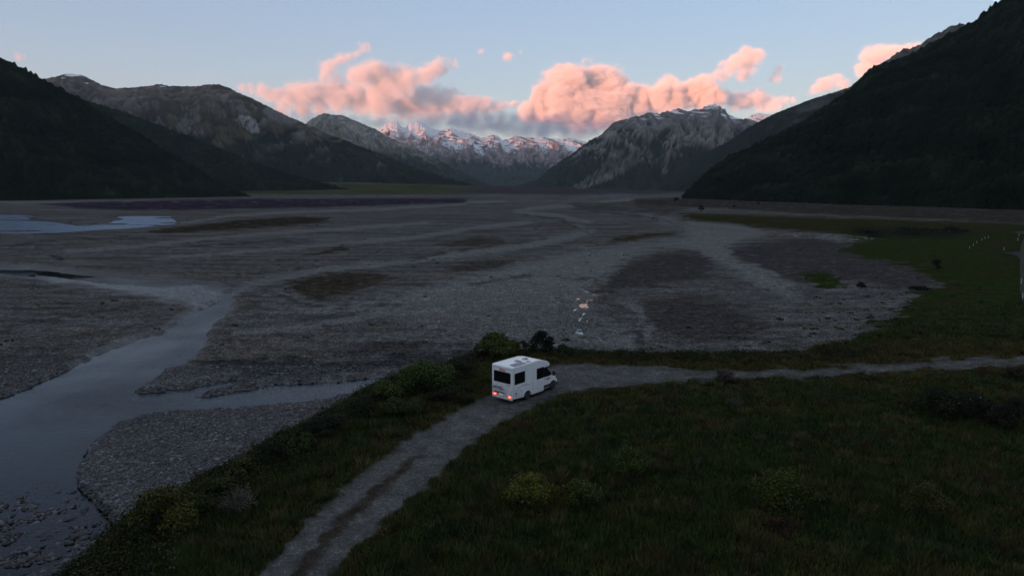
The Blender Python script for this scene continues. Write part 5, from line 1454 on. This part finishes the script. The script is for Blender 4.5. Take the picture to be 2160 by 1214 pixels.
M_CLOUD = cloud_material('cloud_pink', 0.0050, -0.4)
M_CLOUD_D = cloud_material('cloud_bright', 0.0075, -0.45)
M_CLOUD_THIN = cloud_material('cloud_thin', 0.0035, -0.4)
M_CLOUD_SHADED = cloud_material('cloud_shaded', 0.0024, 0.0, (.16,.30,.52))  # shade on the low layer put into its dark blue volume colour
CD = 24000.0
make_cloud('cloud', [(1195,185,34),(1230,183,38),(1280,195,38),(1160,215,32),(1200,222,38),(1260,222,40),(1305,220,36),(1350,214,28),(1390,208,26),(1430,202,26),(1470,198,24),(1505,204,22),(1122,236,20)],
           CD, 75, M_CLOUD_D, 'huge billowing peach-pink cloud, the brightest, over the gap beside the rocky right-hand mountain', seed=3, soft=0.55, warp=0.5)
make_cloud('cloud', [(510,192,10),(550,194,16),(590,202,20),(640,202,24),(680,197,26),(720,198,27),(760,206,28),(810,212,30),(860,216,30),(905,210,28),(950,218,26),(1000,226,22),(1045,226,16),(1085,220,10),(600,222,16),(680,226,18)],
           CD + 1500, 80, M_CLOUD, 'long low band of pink cloud stretching above the snowy peaks', seed=5, soft=0.8, warp=0.7)
make_cloud('cloud', [(760,165,20),(790,158,24),(830,166,22),(870,162,20),(905,150,18),(940,140,10),(800,184,22),(850,182,20),(955,136,6)],
           CD - 500, 70, M_CLOUD, 'pink cloud with mauve underside slanting up to the right above the long low band', seed=8, soft=0.9, warp=0.8)
make_cloud('cloud', [(772,102,6),(760,104,8),(745,112,10),(728,118,10),(712,124,12),(692,140,14),(682,158,12),(686,150,12)],
           CD + 800, 60, M_CLOUD_THIN, 'thin curling wisp of pink cloud at the upper left of the cloud bank', seed=9, soft=0.9, warp=0.7)
make_cloud('cloud', [(1530,162,18),(1562,140,20),(1588,115,18),(1570,108,14),(1545,122,10),(1500,178,14),(1575,160,14),(1520,130,8)],
           CD - 1500, 65, M_CLOUD_THIN, 'pink cloud with a lilac centre rising above the rocky right-hand peak', seed=12, soft=0.7, warp=0.7)
make_cloud('cloud', [(1530,212,18),(1560,214,20),(1600,214,18),(1640,216,12),(1672,215,7)],
           CD + 1000, 65, M_CLOUD, 'low pink cloud tapering to the right behind the rocky peak', seed=14, soft=0.8, warp=0.6)
make_cloud('cloud', [(1637,150,9),(1634,162,9),(1645,168,6)], CD, 45, M_CLOUD_THIN, 'small faint pink puff between the taller clouds on the right', seed=15, soft=0.9, warp=0.5)
make_cloud('cloud', [(1745,176,15),(1722,190,12),(1762,168,10),(1780,186,10)], CD, 60, M_CLOUD_THIN, 'small pink cloud resting on the ridge left of the dark slope', seed=16, soft=0.8, warp=0.5)
make_cloud('cloud', [(1832,122,16),(1860,116,18),(1900,108,14),(1930,100,9),(1815,148,10),(1850,140,16)], CD, 60, M_CLOUD, 'pink cloud half hidden behind the dark forested slope', seed=18, soft=0.8, warp=0.5)
make_cloud('cloud', [(1075,120,8),(1066,124,6),(1098,110,4)], CD, 40, M_CLOUD_THIN, 'tiny pink puff alone in clear sky above the middle of the bank', seed=20, soft=0.9, warp=0.4)
make_cloud('cloud', [(1016,108,6)], CD, 40, M_CLOUD_THIN, 'tiniest faint pink speck of cloud high in the middle', seed=21, soft=1.0, warp=0.3)
make_cloud('cloud', [(40,122,8),(30,114,5)], CD, 40, M_CLOUD_THIN, 'faint pink smudge of cloud over the left-hand dark slope', seed=22, soft=1.1, warp=0.4)
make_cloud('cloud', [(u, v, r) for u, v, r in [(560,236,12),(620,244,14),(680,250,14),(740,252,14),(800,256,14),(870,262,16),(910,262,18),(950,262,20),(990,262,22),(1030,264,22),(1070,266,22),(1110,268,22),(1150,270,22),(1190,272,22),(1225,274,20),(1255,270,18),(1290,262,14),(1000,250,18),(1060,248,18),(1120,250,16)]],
           20500, 70, M_CLOUD_SHADED, 'flat blue-grey layer of shaded cloud lying on the snowy peaks beneath the pink clouds', seed=25, soft=1.5, warp=0.35, grow=1.7)
# ------------------------------------------------------------------ the air of the valley
HZ = (-26500, 26500, -16500, 15300, -6.2, 2300)
hv = [(x, y, z) for x in HZ[:2] for y in HZ[2:4] for z in HZ[4:6]]
me = mesh_np('haze', hv, [(0, 1, 3, 2), (4, 6, 7, 5), (0, 4, 5, 1), (2, 3, 7, 6), (0, 2, 6, 4), (1, 5, 7, 3)], False)
mh = bpy.data.materials.new('haze'); mh.use_nodes = True
mh.node_tree.nodes.remove(mh.node_tree.nodes['Principled BSDF'])
vh = mh.node_tree.nodes.new('ShaderNodeVolumePrincipled')
vh.inputs['Color'].default_value = (.78, .88, 1.0, 1)
vh.inputs['Density'].default_value = 1.8e-5
mh.node_tree.links.new(vh.outputs[0], mh.node_tree.nodes['Material Output'].inputs['Volume'])
o = link('haze', me, mh); tag(o, kind='stuff')
